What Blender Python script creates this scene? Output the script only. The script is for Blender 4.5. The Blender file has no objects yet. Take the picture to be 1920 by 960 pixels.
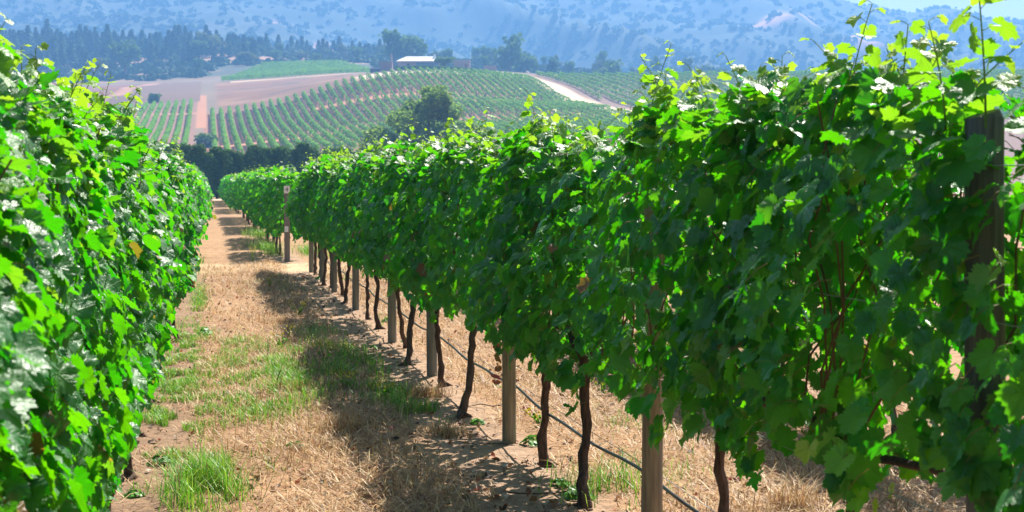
import bpy, math
import numpy as np
from mathutils import Vector, Matrix

C = bpy.context.scene
COL = C.collection
pi = math.pi
R0 = np.random.default_rng(7)

# ------------------------------------------------------------------ camera
EYE = 1.62
F_PX = 2800.0                       # focal length in pixels of the 1920 px wide photograph
PSI = math.atan(570 / F_PX)         # camera looks to one side of the vine rows
TH = math.atan(138 / F_PX)          # and slightly down
FW = np.array([math.sin(PSI) * math.cos(TH), math.cos(PSI) * math.cos(TH), -math.sin(TH)])
RT = np.array([math.cos(PSI), -math.sin(PSI), 0.0])
UP = np.cross(RT, FW)
camd = bpy.data.cameras.new('camera')
cam = bpy.data.objects.new('camera', camd)
COL.objects.link(cam)
C.camera = cam
camd.sensor_width = 36
camd.lens = 36 * F_PX / 1920
camd.clip_start = 0.1
camd.clip_end = 9000
cam.matrix_world = Matrix(((RT[0], UP[0], -FW[0], 0), (RT[1], UP[1], -FW[1], 0), (RT[2], UP[2], -FW[2], EYE), (0, 0, 0, 1)))
camd.dof.use_dof = True
camd.dof.focus_distance = 8.6
camd.dof.aperture_fstop = 8.0

# ------------------------------------------------------------------ sky, sun, exposure
SUN = Vector((0.49, 0.68, 1.0)).normalized()
world = bpy.data.worlds.new('World')
C.world = world
world.use_nodes = True
wn = world.node_tree.nodes
sky = wn.new('ShaderNodeTexSky')
sky.sky_type = 'NISHITA'
sky.sun_disc = False
sky.sun_elevation = math.asin(SUN.z)
sky.sun_rotation = math.atan2(SUN.x, SUN.y)
sky.air_density = 1.2
sky.dust_density = 2.0
sky.ozone_density = 1.0
wn['Background'].inputs['Strength'].default_value = 0.053
world.node_tree.links.new(sky.outputs[0], wn['Background'].inputs['Color'])
sund = bpy.data.lights.new('sun', 'SUN')
sund.energy = 5.0
sund.angle = math.radians(0.53)
sund.color = (1.0, 0.95, 0.87)
sun = bpy.data.objects.new('sun', sund)
COL.objects.link(sun)
sun.rotation_euler = SUN.to_track_quat('Z', 'Y').to_euler()
C.view_settings.view_transform = 'Standard'
C.view_settings.look = 'None'
C.view_settings.gamma = 1
C.view_settings.exposure = 1.35
cy = C.cycles
cy.use_denoising = True
cy.max_bounces = 8
cy.diffuse_bounces = 5
cy.glossy_bounces = 2
cy.transmission_bounces = 5
cy.transparent_max_bounces = 4
cy.volume_bounces = 1
cy.caustics_reflective = False
cy.caustics_refractive = False
cy.sample_clamp_indirect = 6


# ------------------------------------------------------------------ helpers
def ray(px, py):
    return FW + RT * ((px - 960) / F_PX) + UP * ((480 - py) / F_PX)


def at(px, py, zc):
    """world point seen at a photo pixel, zc metres ahead of the camera"""
    d = ray(px, py)
    t = zc / (d[0] * math.sin(PSI) + d[1] * math.cos(PSI))
    return np.array([0, 0, EYE]) + d * t


def on_ground(px, py):
    d = ray(px, py)
    return np.array([0, 0, EYE]) + d * (-EYE / d[2])


def lattice(ix, iy, seed):
    h = (ix.astype(np.int64) * 374761393 + iy.astype(np.int64) * 668265263 + seed * 1442695041) & 0xffffffff
    h = ((h ^ (h >> 13)) * 1274126177) & 0xffffffff
    return ((h ^ (h >> 16)) & 0xffff) / 65535.0


def noise(x, y, seed=0):
    x = np.asarray(x, float); y = np.asarray(y, float)
    ix = np.floor(x); iy = np.floor(y)
    fx = x - ix; fy = y - iy
    fx = fx * fx * (3 - 2 * fx); fy = fy * fy * (3 - 2 * fy)
    a = lattice(ix, iy, seed); b = lattice(ix + 1, iy, seed)
    c = lattice(ix, iy + 1, seed); d = lattice(ix + 1, iy + 1, seed)
    return ((a + (b - a) * fx) * (1 - fy) + (c + (d - c) * fx) * fy) * 2 - 1


def fbm(x, y, seed=0, octs=4):
    s = 0; a = 1; n = 0
    for o in range(octs):
        s = s + a * noise(x * 2 ** o, y * 2 ** o, seed + o * 17)
        n += a; a *= 0.5
    return s / n


def sstep(a, b, x):
    t = np.clip((x - a) / (b - a), 0, 1)
    return t * t * (3 - 2 * t)


def unit(v):
    return v / np.maximum(np.linalg.norm(v, axis=-1, keepdims=True), 1e-9)


class MB:
    """collects vertices and faces and links them as ONE mesh object"""

    def __init__(self):
        self.v = []; self.f = []; self.c = []; self.uv = []; self.m = []; self.n = 0

    def add(self, v, faces, col=(1, 1, 1), uv=None, mat=0):
        v = np.asarray(v, float).reshape(-1, 3)
        self.v.append(v)
        for f in (faces if isinstance(faces, list) else [faces]):
            f = np.asarray(f, np.int64)
            self.f.append(f + self.n); self.m.append(np.full(len(f), mat))
        c = np.asarray(col, float)
        if c.ndim == 1:
            c = np.tile(c, (len(v), 1))
        self.c.append(c)
        self.uv.append(np.zeros((len(v), 2)) if uv is None else np.asarray(uv, float))
        self.n += len(v)

    def mesh(self, name, mats, smooth=False):
        v = np.concatenate(self.v); c = np.concatenate(self.c); uv = np.concatenate(self.uv)
        me = bpy.data.meshes.new(name)
        me.vertices.add(len(v)); me.vertices.foreach_set('co', v.astype(np.float32).ravel())
        loops = np.concatenate([f.ravel() for f in self.f])
        sizes = np.concatenate([np.full(len(f), f.shape[1]) for f in self.f])
        mi = np.concatenate(self.m)
        starts = np.concatenate([[0], np.cumsum(sizes)[:-1]])
        me.loops.add(len(loops)); me.loops.foreach_set('vertex_index', loops.astype(np.int32))
        me.polygons.add(len(sizes))
        me.polygons.foreach_set('loop_start', starts.astype(np.int32))
        me.polygons.foreach_set('loop_total', sizes.astype(np.int32))
        for m in (mats if isinstance(mats, (list, tuple)) else [mats]):
            me.materials.append(m)
        me.polygons.foreach_set('material_index', mi.astype(np.int32))
        me.update(calc_edges=True)
        me.polygons.foreach_set('use_smooth', np.full(len(sizes), smooth))
        a = me.color_attributes.new('col', 'FLOAT_COLOR', 'POINT')
        a.data.foreach_set('color', np.concatenate([c, np.ones((len(c), 1))], 1).astype(np.float32).ravel())
        u = me.uv_layers.new(name='uv')
        u.data.foreach_set('uv', uv[loops].astype(np.float32).ravel())
        return me

    def build(self, name, mats, parent=None, smooth=False):
        o = bpy.data.objects.new(name, self.mesh(name, mats, smooth))
        COL.objects.link(o)
        if parent is not None:
            o.parent = parent
        return o


def tag(o, label=None, cat=None, group=None, kind=None):
    if label: o['label'] = label
    if cat: o['category'] = cat
    if group: o['group'] = group
    if kind: o['kind'] = kind
    return o


def empty(name, loc=(0, 0, 0), rz=0.0):
    o = bpy.data.objects.new(name, None)
    COL.objects.link(o)
    o.location = loc; o.rotation_euler = (0, 0, rz); o.empty_display_size = 0.1
    return o


def link(name, me, parent=None):
    o = bpy.data.objects.new(name, me)
    COL.objects.link(o)
    if parent is not None:
        o.parent = parent
    return o


def box(mb, lo, hi, col=(1, 1, 1), mat=0):
    (x0, y0, z0), (x1, y1, z1) = lo, hi
    v = [(x0, y0, z0), (x1, y0, z0), (x1, y1, z0), (x0, y1, z0), (x0, y0, z1), (x1, y0, z1), (x1, y1, z1), (x0, y1, z1)]
    mb.add(v, np.array([(0, 3, 2, 1), (4, 5, 6, 7), (0, 1, 5, 4), (1, 2, 6, 5), (2, 3, 7, 6), (3, 0, 4, 7)]), col, mat=mat)


def tube(mb, pts, rad, sides=6, col=(1, 1, 1), cap=True, mat=0, rough=0.0, rng=None):
    pts = np.asarray(pts, float); n = len(pts)
    rad = np.broadcast_to(np.asarray(rad, float), (n,))
    t = unit(np.gradient(pts, axis=0))
    ref = np.tile(np.array([0.0, 0, 1]) if abs(t[:, 2]).mean() < 0.8 else np.array([1.0, 0, 0]), (n, 1))
    a = unit(np.cross(t, ref)); b = np.cross(t, a)
    ang = np.linspace(0, 2 * pi, sides, endpoint=False)
    r = rad[:, None] * np.ones((n, sides))
    if rough and rng is not None:
        r = r * (1 + rough * rng.standard_normal((n, sides)) * 0.6 + rough * rng.standard_normal((1, sides)))
    v = pts[:, None] + r[..., None] * (np.cos(ang)[None, :, None] * a[:, None] + np.sin(ang)[None, :, None] * b[:, None])
    i = np.arange(n - 1)[:, None] * sides; j = np.arange(sides)[None]; k = (j + 1) % sides
    q = np.stack([i + j, i + k, i + sides + k, i + sides + j], -1).reshape(-1, 4)
    uv = np.stack([np.tile(np.arange(sides) / sides, n), np.repeat(np.linspace(0, 1, n), sides)], 1)
    fs = [q]
    if cap:
        fs.append(np.array([np.arange(sides)[::-1]])); fs.append(np.array([np.arange(sides) + (n - 1) * sides]))
    c = np.asarray(col, float)
    if c.ndim == 2:
        c = np.repeat(c, sides, 0)
    mb.add(v.reshape(-1, 3), fs, c, uv, mat)


# ------------------------------------------------------------------ materials
def mat(name):
    m = bpy.data.materials.new(name); m.use_nodes = True
    nt = m.node_tree
    return m, nt, nt.nodes, nt.links, nt.nodes['Principled BSDF'], nt.nodes['Material Output']


def math_node(ns, ls, op, a, b=None):
    n = ns.new('ShaderNodeMath'); n.operation = op
    for i, x in enumerate((a, b)):
        if x is None: continue
        if isinstance(x, (int, float)): n.inputs[i].default_value = x
        else: ls.new(x, n.inputs[i])
    return n.outputs[0]


def mixc(ns, ls, fac, a, b, blend='MIX'):
    n = ns.new('ShaderNodeMix'); n.data_type = 'RGBA'; n.blend_type = blend
    for s, x in ((n.inputs[0], fac), (n.inputs[6], a), (n.inputs[7], b)):
        if isinstance(x, (int, float)): s.default_value = x
        elif isinstance(x, tuple): s.default_value = (*x, 1)
        else: ls.new(x, s)
    return n.outputs[2]


def nz(ns, ls, scale, detail=3, vec=None, rough=0.6):
    n = ns.new('ShaderNodeTexNoise'); n.inputs['Scale'].default_value = scale
    n.inputs['Detail'].default_value = detail; n.inputs['Roughness'].default_value = rough
    if vec is not None: ls.new(vec, n.inputs['Vector'])
    return n.outputs[0]


def coords(ns, ls, scale=(1, 1, 1)):
    tc = ns.new('ShaderNodeTexCoord'); mp = ns.new('ShaderNodeMapping')
    mp.inputs['Scale'].default_value = scale
    ls.new(tc.outputs['Object'], mp.inputs['Vector'])
    return mp.outputs[0]


def bump(ns, ls, bs, h, strength, dist):
    b = ns.new('ShaderNodeBump'); b.inputs['Strength'].default_value = strength; b.inputs['Distance'].default_value = dist
    ls.new(h, b.inputs['Height']); ls.new(b.outputs[0], bs.inputs['Normal'])
    return b.outputs[0]


def leaf_material():
    # attribute col: r random per leaf, g youth (0 mature .. 1 shoot tip)
    m, nt, ns, ls, bs, out = mat('vine_leaf')
    at_ = ns.new('ShaderNodeAttribute'); at_.attribute_name = 'col'
    sp = ns.new('ShaderNodeSeparateColor'); ls.new(at_.outputs['Color'], sp.inputs[0])
    uv = ns.new('ShaderNodeUVMap'); uv.uv_map = 'uv'
    sx = ns.new('ShaderNodeSeparateXYZ'); ls.new(uv.outputs[0], sx.inputs[0])
    th = math_node(ns, ls, 'ARCTAN2', sx.outputs[0], sx.outputs[1])
    r = math_node(ns, ls, 'SQRT', math_node(ns, ls, 'ADD', math_node(ns, ls, 'POWER', sx.outputs[0], 2.0), math_node(ns, ls, 'POWER', sx.outputs[1], 2.0)))
    half = math.radians(26)
    pp = math_node(ns, ls, 'PINGPONG', th, half)
    d = math_node(ns, ls, 'MULTIPLY', r, math_node(ns, ls, 'SINE', pp))
    # secondary veins leave the main ones obliquely
    sec = math_node(ns, ls, 'PINGPONG', math_node(ns, ls, 'SUBTRACT', math_node(ns, ls, 'MULTIPLY', r, 1.0), d), 0.075)
    v1 = ns.new('ShaderNodeMapRange'); v1.inputs[1].default_value = 0.008; v1.inputs[2].default_value = 0.03; v1.inputs[3].default_value = 1; v1.inputs[4].default_value = 0
    ls.new(d, v1.inputs[0])
    v2 = ns.new('ShaderNodeMapRange'); v2.inputs[1].default_value = 0.004; v2.inputs[2].default_value = 0.016; v2.inputs[3].default_value = 0.4; v2.inputs[4].default_value = 0
    ls.new(sec, v2.inputs[0])
    vein = math_node(ns, ls, 'MAXIMUM', v1.outputs[0], v2.outputs[0])
    base = mixc(ns, ls, sp.outputs[0], (0.002, 0.075, 0.0005), (0.013, 0.18, 0.001))
    blot = nz(ns, ls, 60, 2)
    base = mixc(ns, ls, math_node(ns, ls, 'MULTIPLY', blot, 0.35), base, (0.022, 0.18, 0.002))
    base = mixc(ns, ls, sp.outputs[1], base, (0.22, 0.40, 0.03))
    base = mixc(ns, ls, sp.outputs[2], base, (0.30, 0.035, 0.03))      # withered red leaves
    colv = mixc(ns, ls, math_node(ns, ls, 'MULTIPLY', vein, 0.65), base, (0.07, 0.27, 0.015))
    geo = ns.new('ShaderNodeNewGeometry')
    under = mixc(ns, ls, 0.3, colv, (0.045, 0.20, 0.015))
    under = mixc(ns, ls, sp.outputs[2], under, (0.30, 0.05, 0.04))
    col = mixc(ns, ls, geo.outputs['Backfacing'], colv, under)
    ls.new(col, bs.inputs['Base Color'])
    ro = ns.new('ShaderNodeMapRange'); ro.inputs[3].default_value = 0.34; ro.inputs[4].default_value = 0.52
    ls.new(sp.outputs[0], ro.inputs[0]); ls.new(ro.outputs[0], bs.inputs['Roughness'])
    bs.inputs['Specular IOR Level'].default_value = 0.78
    crk = nz(ns, ls, 85, 3)
    h = math_node(ns, ls, 'SUBTRACT', math_node(ns, ls, 'MULTIPLY', crk, 0.8), math_node(ns, ls, 'MULTIPLY', vein, 0.5))
    bump(ns, ls, bs, h, 0.7, 0.007)
    tr = ns.new('ShaderNodeBsdfTranslucent')
    trc = mixc(ns, ls, sp.outputs[0], (0.02, 0.44, 0.001), (0.17, 0.63, 0.001))
    trc = mixc(ns, ls, sp.outputs[1], trc, (0.52, 0.76, 0.03))
    trc = mixc(ns, ls, sp.outputs[2], trc, (0.5, 0.06, 0.03))
    trc = mixc(ns, ls, math_node(ns, ls, 'MULTIPLY', vein, 0.35), trc, (0.08, 0.25, 0.01))
    ls.new(trc, tr.inputs[0])
    mx = ns.new('ShaderNodeMixShader'); mx.inputs[0].default_value = 0.44
    ls.new(bs.outputs[0], mx.inputs[1]); ls.new(tr.outputs[0], mx.inputs[2]); ls.new(mx.outputs[0], out.inputs[0])
    return m


def foliage_material(name, dark, light, trans, mixf=0.3):
    m, nt, ns, ls, bs, out = mat(name)
    at_ = ns.new('ShaderNodeAttribute'); at_.attribute_name = 'col'
    sp = ns.new('ShaderNodeSeparateColor'); ls.new(at_.outputs['Color'], sp.inputs[0])
    col = mixc(ns, ls, sp.outputs[0], dark, light)
    oi = ns.new('ShaderNodeObjectInfo')
    col = mixc(ns, ls, math_node(ns, ls, 'MULTIPLY', oi.outputs['Random'], 0.5), col, tuple(0.5 * (a + b) * 1.3 for a, b in zip(dark, light)))
    ls.new(col, bs.inputs['Base Color']); bs.inputs['Roughness'].default_value = 0.8; bs.inputs['Specular IOR Level'].default_value = 0.15
    tr = ns.new('ShaderNodeBsdfTranslucent'); tr.inputs[0].default_value = (*trans, 1)
    mx = ns.new('ShaderNodeMixShader'); mx.inputs[0].default_value = mixf
    ls.new(bs.outputs[0], mx.inputs[1]); ls.new(tr.outputs[0], mx.inputs[2]); ls.new(mx.outputs[0], out.inputs[0])
    return m


def attr_material(name, rough=0.8, nscale=0, namp=0.5, bscale=0, bstr=0.3, bdist=0.02, stretch=(1, 1, 1), trans=0.0, spec=0.3):
    """colour from the col attribute, broken up by procedural noise"""
    m, nt, ns, ls, bs, out = mat(name)
    at_ = ns.new('ShaderNodeAttribute'); at_.attribute_name = 'col'
    col = at_.outputs['Color']
    vec = coords(ns, ls, stretch)
    if nscale:
        n = nz(ns, ls, nscale, 5, vec)
        mr = ns.new('ShaderNodeMapRange'); mr.inputs[1].default_value = 0.25; mr.inputs[2].default_value = 0.75
        mr.inputs[3].default_value = 1 - namp; mr.inputs[4].default_value = 1 + namp * 0.8
        ls.new(n, mr.inputs[0])
        cc = ns.new('ShaderNodeCombineColor')
        for i in range(3): ls.new(mr.outputs[0], cc.inputs[i])
        col = mixc(ns, ls, 1.0, col, cc.outputs[0], 'MULTIPLY')
    ls.new(col, bs.inputs['Base Color']); bs.inputs['Roughness'].default_value = rough
    bs.inputs['Specular IOR Level'].default_value = spec
    if bscale:
        bump(ns, ls, bs, nz(ns, ls, bscale, 6, vec), bstr, bdist)
    if trans:
        tr = ns.new('ShaderNodeBsdfTranslucent'); ls.new(col, tr.inputs[0])
        mx = ns.new('ShaderNodeMixShader'); mx.inputs[0].default_value = trans
        ls.new(bs.outputs[0], mx.inputs[1]); ls.new(tr.outputs[0], mx.inputs[2]); ls.new(mx.outputs[0], out.inputs[0])
    return m


M = {}
M['leaf'] = leaf_material()
M['cane'] = attr_material('cane', 0.55, 30, 0.3, trans=0.15)
M['bark'] = attr_material('vine_bark', 0.9, 22, 0.75, 28, 1.0, 0.03, (3, 3, 0.5))
M['wood'] = attr_material('post_wood', 0.85, 14, 0.55, 20, 0.7, 0.01, (5, 5, 0.25))
M['hose'] = attr_material('hose_plastic', 0.28, spec=0.6)
M['wire'] = attr_material('galvanised_wire', 0.4)
M['straw'] = attr_material('straw', 0.55, trans=0.25)
M['grass'] = attr_material('grass_blade', 0.45, trans=0.35)
M['litter'] = attr_material('dead_leaf', 0.7, trans=0.2)
M['ground'] = attr_material('ground', 0.95, 9, 0.42, 26, 0.9, 0.03)
M['mountain'] = attr_material('mountain', 0.95, 0.05, 0.35, 0.2, 0.5, 1.0)
M['plaster'] = attr_material('plaster', 0.9, 0.8, 0.15)
M['paint'] = attr_material('paint', 0.6, 25, 0.12)
M['far_vine'] = foliage_material('far_vine', (0.07, 0.21, 0.02), (0.18, 0.40, 0.035), (0.26, 0.50, 0.03), 0.3)
M['row_leaf'] = foliage_material('row_leaf', (0.05, 0.15, 0.008), (0.12, 0.26, 0.018), (0.30, 0.55, 0.02), 0.38)
M['pine'] = foliage_material('pine', (0.02, 0.055, 0.02), (0.06, 0.12, 0.04), (0.07, 0.16, 0.03), 0.2)
M['broad'] = foliage_material('broad', (0.035, 0.085, 0.02), (0.11, 0.20, 0.04), (0.14, 0.26, 0.03), 0.28)
M['olive'] = foliage_material('olive', (0.05, 0.08, 0.02), (0.15, 0.17, 0.05), (0.2, 0.25, 0.05), 0.25)
M['hedge'] = foliage_material('hedge_leaf', (0.025, 0.075, 0.015), (0.085, 0.18, 0.035), (0.1, 0.22, 0.02), 0.3)
M['scrub'] = foliage_material('scrub', (0.025, 0.055, 0.02), (0.065, 0.11, 0.035), (0.08, 0.14, 0.03), 0.15)

# ------------------------------------------------------------------ terrain
CT = []
for p in [
    (390, 300, 300), (390, 270, 350), (390, 243, 400), (390, 213, 450), (390, 180, 520), (390, 164, 600), (390, 151, 690),
    (220, 292, 300), (220, 264, 350), (220, 240, 400), (220, 214, 450), (220, 182, 520), (150, 205, 500), (150, 182, 590), (220, 166, 600), (220, 156, 700),
    (60, 195, 550), (-100, 205, 500), (-100, 285, 320), (60, 165, 700),
    (520, 292, 300), (520, 262, 350), (520, 237, 400), (520, 210, 440), (520, 195, 462), (520, 163, 560), (520, 146, 650), (520, 122, 750),
    (640, 292, 290), (640, 258, 350), (640, 222, 400), (640, 182, 440), (640, 157, 466), (640, 146, 540), (660, 137, 650), (660, 121, 745),
    (760, 285, 300), (770, 248, 350), (780, 205, 400), (770, 165, 440), (750, 138, 476), (780, 129, 530), (780, 127, 580),
    (880, 268, 330), (880, 236, 380), (900, 190, 435), (900, 141, 500), (900, 133, 545),
    (1170, 212, 404), (1080, 190, 464), (1000, 150, 524), (1000, 142, 560),
    (1200, 143, 560), (1400, 141, 560), (1600, 140, 560), (1850, 138, 560), (2100, 138, 560),
    (1200, 206, 430), (1350, 206, 430), (1600, 206, 430), (1850, 206, 430), (2100, 206, 430),
    (1100, 255, 340), (1400, 262, 330), (1800, 262, 330), (2200, 262, 330),
    (1200, 170, 700), (1600, 165, 700), (2000, 165, 700), (900, 142, 650), (1000, 160, 680),
    (200, 88, 900), (480, 95, 900), (0, 85, 900), (-250, 85, 900), (330, 120, 785), (200, 138, 780), (60, 142, 780), (480, 121, 785),
    (700, 110, 880), (800, 118, 800), (950, 124, 800), (1100, 140, 800), (1300, 150, 850), (1900, 150, 850), (-250, 145, 780),
    (200, 170, 1060), (700, 170, 1060), (1200, 170, 1060), (1900, 170, 1060), (-250, 170, 1060),
]:
    CT.append(at(*p))
for zc in (180, 215):
    for px in (-400, 100, 500, 900, 1400, 1900, 2400):
        q = at(px, 342, zc); q[2] = 0.0 if zc == 180 else 0.4
        CT.append(q)
CT = np.array(CT)


def tps_kernel(d2):
    return 0.5 * d2 * np.log(np.maximum(d2, 1e-12))


def fit_tps(P, z, lam):
    n = len(P)
    K = tps_kernel(((P[:, None] - P[None]) ** 2).sum(-1)) + lam * np.eye(n)
    Q = np.concatenate([np.ones((n, 1)), P], 1)
    A = np.block([[K, Q], [Q.T, np.zeros((3, 3))]])
    return np.linalg.solve(A, np.concatenate([z, np.zeros(3)]))


TP = CT[:, :2] / 100.0
TW = fit_tps(TP, CT[:, 2], 0.004)


def height(x, y):
    """terrain height: level ground round the camera, the vineyard hill and wooded ridge beyond"""
    x = np.atleast_1d(np.asarray(x, float)); y = np.atleast_1d(np.asarray(y, float))
    out = np.zeros(x.shape); xr, yr = x.ravel(), y.ravel(); o = out.ravel()
    far = np.where(yr > 165)[0]
    for s in range(0, len(far), 40000):
        i = far[s:s + 40000]
        P = np.stack([xr[i], yr[i]], 1) / 100.0
        K = tps_kernel(((P[:, None] - TP[None]) ** 2).sum(-1))
        o[i] = (K @ TW[:len(TP)] + TW[len(TP)] + P @ TW[len(TP) + 1:]) * sstep(165, 235, yr[i])
    near = np.where((yr < 60))[0]
    xn, yn = xr[near], yr[near]
    fade = sstep(60, 35, yn)
    mound = np.exp(-((xn - 0.95) / 0.34) ** 2) * (0.035 + 0.045 * np.clip(fbm(xn * 1.3, yn * 0.9, 5, 3) + 0.2, 0, 1)) * sstep(1.5, 1.3, xn)
    o[near] = fade * (0.018 * fbm(xn * 1.7, yn * 1.7, 3, 4) + mound) + 0.012 * fbm(xn * 6, yn * 6, 9, 2) * fade
    return o.reshape(x.shape)


def zc_of(x, y):
    return y * math.cos(PSI) + x * math.sin(PSI)


BX = [-2, 0, 20, 33, 51, 60, 85, 107]
BTOP = [440, 448, 461, 462, 467, 473, 495, 520]          # top end of the main vineyard rows (metres ahead)


def y_from(zc, x):
    return (zc - x * math.sin(PSI)) / math.cos(PSI)


def track_lo(x): return np.interp(x, [5, 35, 65, 107], [338, 368, 386, 402])
def track_hi(x): return np.interp(x, [20, 33, 65, 107], [432, 428, 432, 446])
def track_left(x): return np.interp(x, [-30, -3], [446, 452])


xs = np.concatenate([np.arange(-600, -70, 12), np.arange(-70, -10, 2.5), np.arange(-10, -2, 0.4), np.arange(-2, 6, 0.07), np.arange(6, 12, 0.4), np.arange(12, 130, 2.2), np.arange(130, 320, 4), np.arange(320, 1000, 15)])
ys = np.concatenate([np.arange(-12, 3, 0.6), np.arange(3, 28, 0.09), np.arange(28, 60, 0.35), np.arange(60, 180, 1.5), np.arange(180, 560, 2.4), np.arange(560, 1100, 8)])
GX, GY = np.meshgrid(xs, ys)
GZ = height(GX, GY)
# surface colours: what the soil is made of, place by place
x, y = GX.ravel(), GY.ravel()
zc = zc_of(x, y)


def blend(col, m, c):
    return col * (1 - m[:, None]) + np.array(c)[None] * m[:, None]


n1 = 1.25 * fbm(x * 1.1, y * 0.8, 21, 4); n2 = fbm(x * 3.5, y * 3.0, 31, 3); n3 = fbm(x * 0.02, y * 0.02, 41, 4)
straw = np.array((0.36, 0.205, 0.105))
gc = np.tile(straw, (len(x), 1))
gc = blend(gc, sstep(-0.1, 0.5, n1) * 0.6, (0.25, 0.135, 0.07))
gc = blend(gc, sstep(0.1, 0.6, n2) * 0.5, (0.46, 0.30, 0.16))
soil_strip = sstep(0.42, 0.22, np.abs(x - 1.62 + 0.06 * n2)) * sstep(60, 28, y)
gc = blend(gc, soil_strip * 0.9, (0.37, 0.24, 0.155))
gc = blend(gc, soil_strip * sstep(0.0, 0.5, n2) * 0.6, (0.30, 0.185, 0.11))
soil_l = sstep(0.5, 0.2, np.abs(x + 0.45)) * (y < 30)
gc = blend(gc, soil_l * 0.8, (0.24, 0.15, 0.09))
gc = blend(gc, sstep(26.6, 27.6, y + 0.4 * n1) * sstep(30.6, 29.8, y + 0.3 * n2) * 0.9, (0.55, 0.39, 0.22))
gc = blend(gc, sstep(137, 139, y) * sstep(149, 147, y), (0.62, 0.47, 0.30))
# valley floor and hill
hill = sstep(165, 185, y)
gc = blend(gc, hill, (0.17, 0.12, 0.07))
gc = blend(gc, hill * sstep(-0.2, 0.5, n3), (0.21, 0.14, 0.085))
top = np.interp(x, BX, BTOP)
rowsoil = hill * ((x > -1) & (x < 109) & (zc < top + 2)) * 1.0
gc = blend(gc, rowsoil, (0.25, 0.105, 0.06))
gc = blend(gc, (hill * ((x < -3) & (x > -32) & (zc < 492))), (0.23, 0.12, 0.08))
gc = blend(gc, hill * (x > 116) * (zc < 570) * 1.0, (0.20, 0.115, 0.075))
for f, lo, hi, w in ((track_lo, 3, 108, 4.6), (track_hi, 24, 108, 4.0)):
    gc = blend(gc, hill * ((x > lo) & (x < hi)) * sstep(w, w - 2, np.abs(zc - f(x))), (0.46, 0.20, 0.10))
gc = blend(gc, hill * ((x > -30) & (x < -3)) * sstep(3, 1, np.abs(zc - track_left(x))), (0.40, 0.18, 0.09))
gc = blend(gc, hill * sstep(1.9, 1.0, np.abs(x + 1.5 + 0.35 * n3)) * (zc > 405) * sstep(528, 520, zc), (0.40, 0.18, 0.09))
# dry field left of the crest, with darker scrubby streaks
fld = hill * sstep(2, 5, x) * sstep(60, 50, x) * sstep(top, top + 3, zc) * sstep(640, 620, zc)
gc = blend(gc, fld, (0.19, 0.088, 0.042))
gc = blend(gc, fld * sstep(0.1, 0.5, fbm(x * 0.05, y * 0.12, 55, 4)), (0.27, 0.145, 0.075))
left_fld = hill * (x < -2) * sstep(494, 500, zc) * sstep(690, 680, zc)
gc = blend(gc, left_fld, (0.15, 0.085, 0.05))
streak = fld * sstep(0.22, 0.5, fbm((x + zc * 0.35) * 0.035, (zc - x * 0.5) * 0.22, 57, 3))
gc = blend(gc, streak, (0.05, 0.055, 0.035))
gc = blend(gc, left_fld * (x < -34) * 1.0, (0.20, 0.085, 0.05))
gc = blend(gc, hill * sstep(4, 2.5, np.abs(x + 34 + (zc - 560) * -0.08)) * (zc > 480) * sstep(690, 680, zc), (0.38, 0.19, 0.11))
gc = blend(gc, hill * (x < 60) * sstep(3.5, 1.5, np.abs(zc - 690 + 0.0 * x)) , (0.20, 0.15, 0.10))
gc = blend(gc, hill * (x < 75) * (x > 10) * sstep(8, 4, np.abs(zc - 634)), (0.50, 0.33, 0.19))
# sandy terrace by the house and the sandy road down the hill
gc = blend(gc, hill * sstep(44, 50, x) * sstep(112, 106, x) * sstep(top - 1, top + 1, zc) * sstep(top + 26, top + 20, zc), (0.66, 0.51, 0.34))
wroad = np.interp(zc, [380, 410, 470, 530, 560], [7.5, 7.5, 5.5, 4.2, 4.0])
croad = np.interp(zc, [380, 404, 464, 524, 560], [115, 114, 113, 112, 112])
gc = blend(gc, hill * sstep(wroad, wroad - 1.4, np.abs(x - croad + 0.8 * n3)) * (zc > 378) * sstep(570, 560, zc), (0.68, 0.50, 0.32))
# wooded ridge: bare earth showing between the scrub
ridge = hill * sstep(690, 720, zc)
gc = blend(gc, ridge, (0.06, 0.07, 0.04))
gc = blend(gc, ridge * sstep(0.05, 0.35, fbm(x * 0.018, y * 0.03, 77, 4) + 0.25 * np.exp(-((x - 10) / 60) ** 2)), (0.32, 0.18, 0.10))
nx_, ny_ = len(xs), len(ys)
i = (np.arange(ny_ - 1)[:, None] * nx_ + np.arange(nx_ - 1)[None]).ravel()
g = MB()
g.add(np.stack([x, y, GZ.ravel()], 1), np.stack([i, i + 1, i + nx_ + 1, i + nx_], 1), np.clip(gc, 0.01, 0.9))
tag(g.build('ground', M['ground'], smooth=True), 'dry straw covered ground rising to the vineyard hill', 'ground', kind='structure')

# mountains behind
mxs = np.linspace(-1300, 2300, 300); mys = np.linspace(1000, 2150, 110)
MX, MY = np.meshgrid(mxs, mys)


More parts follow.
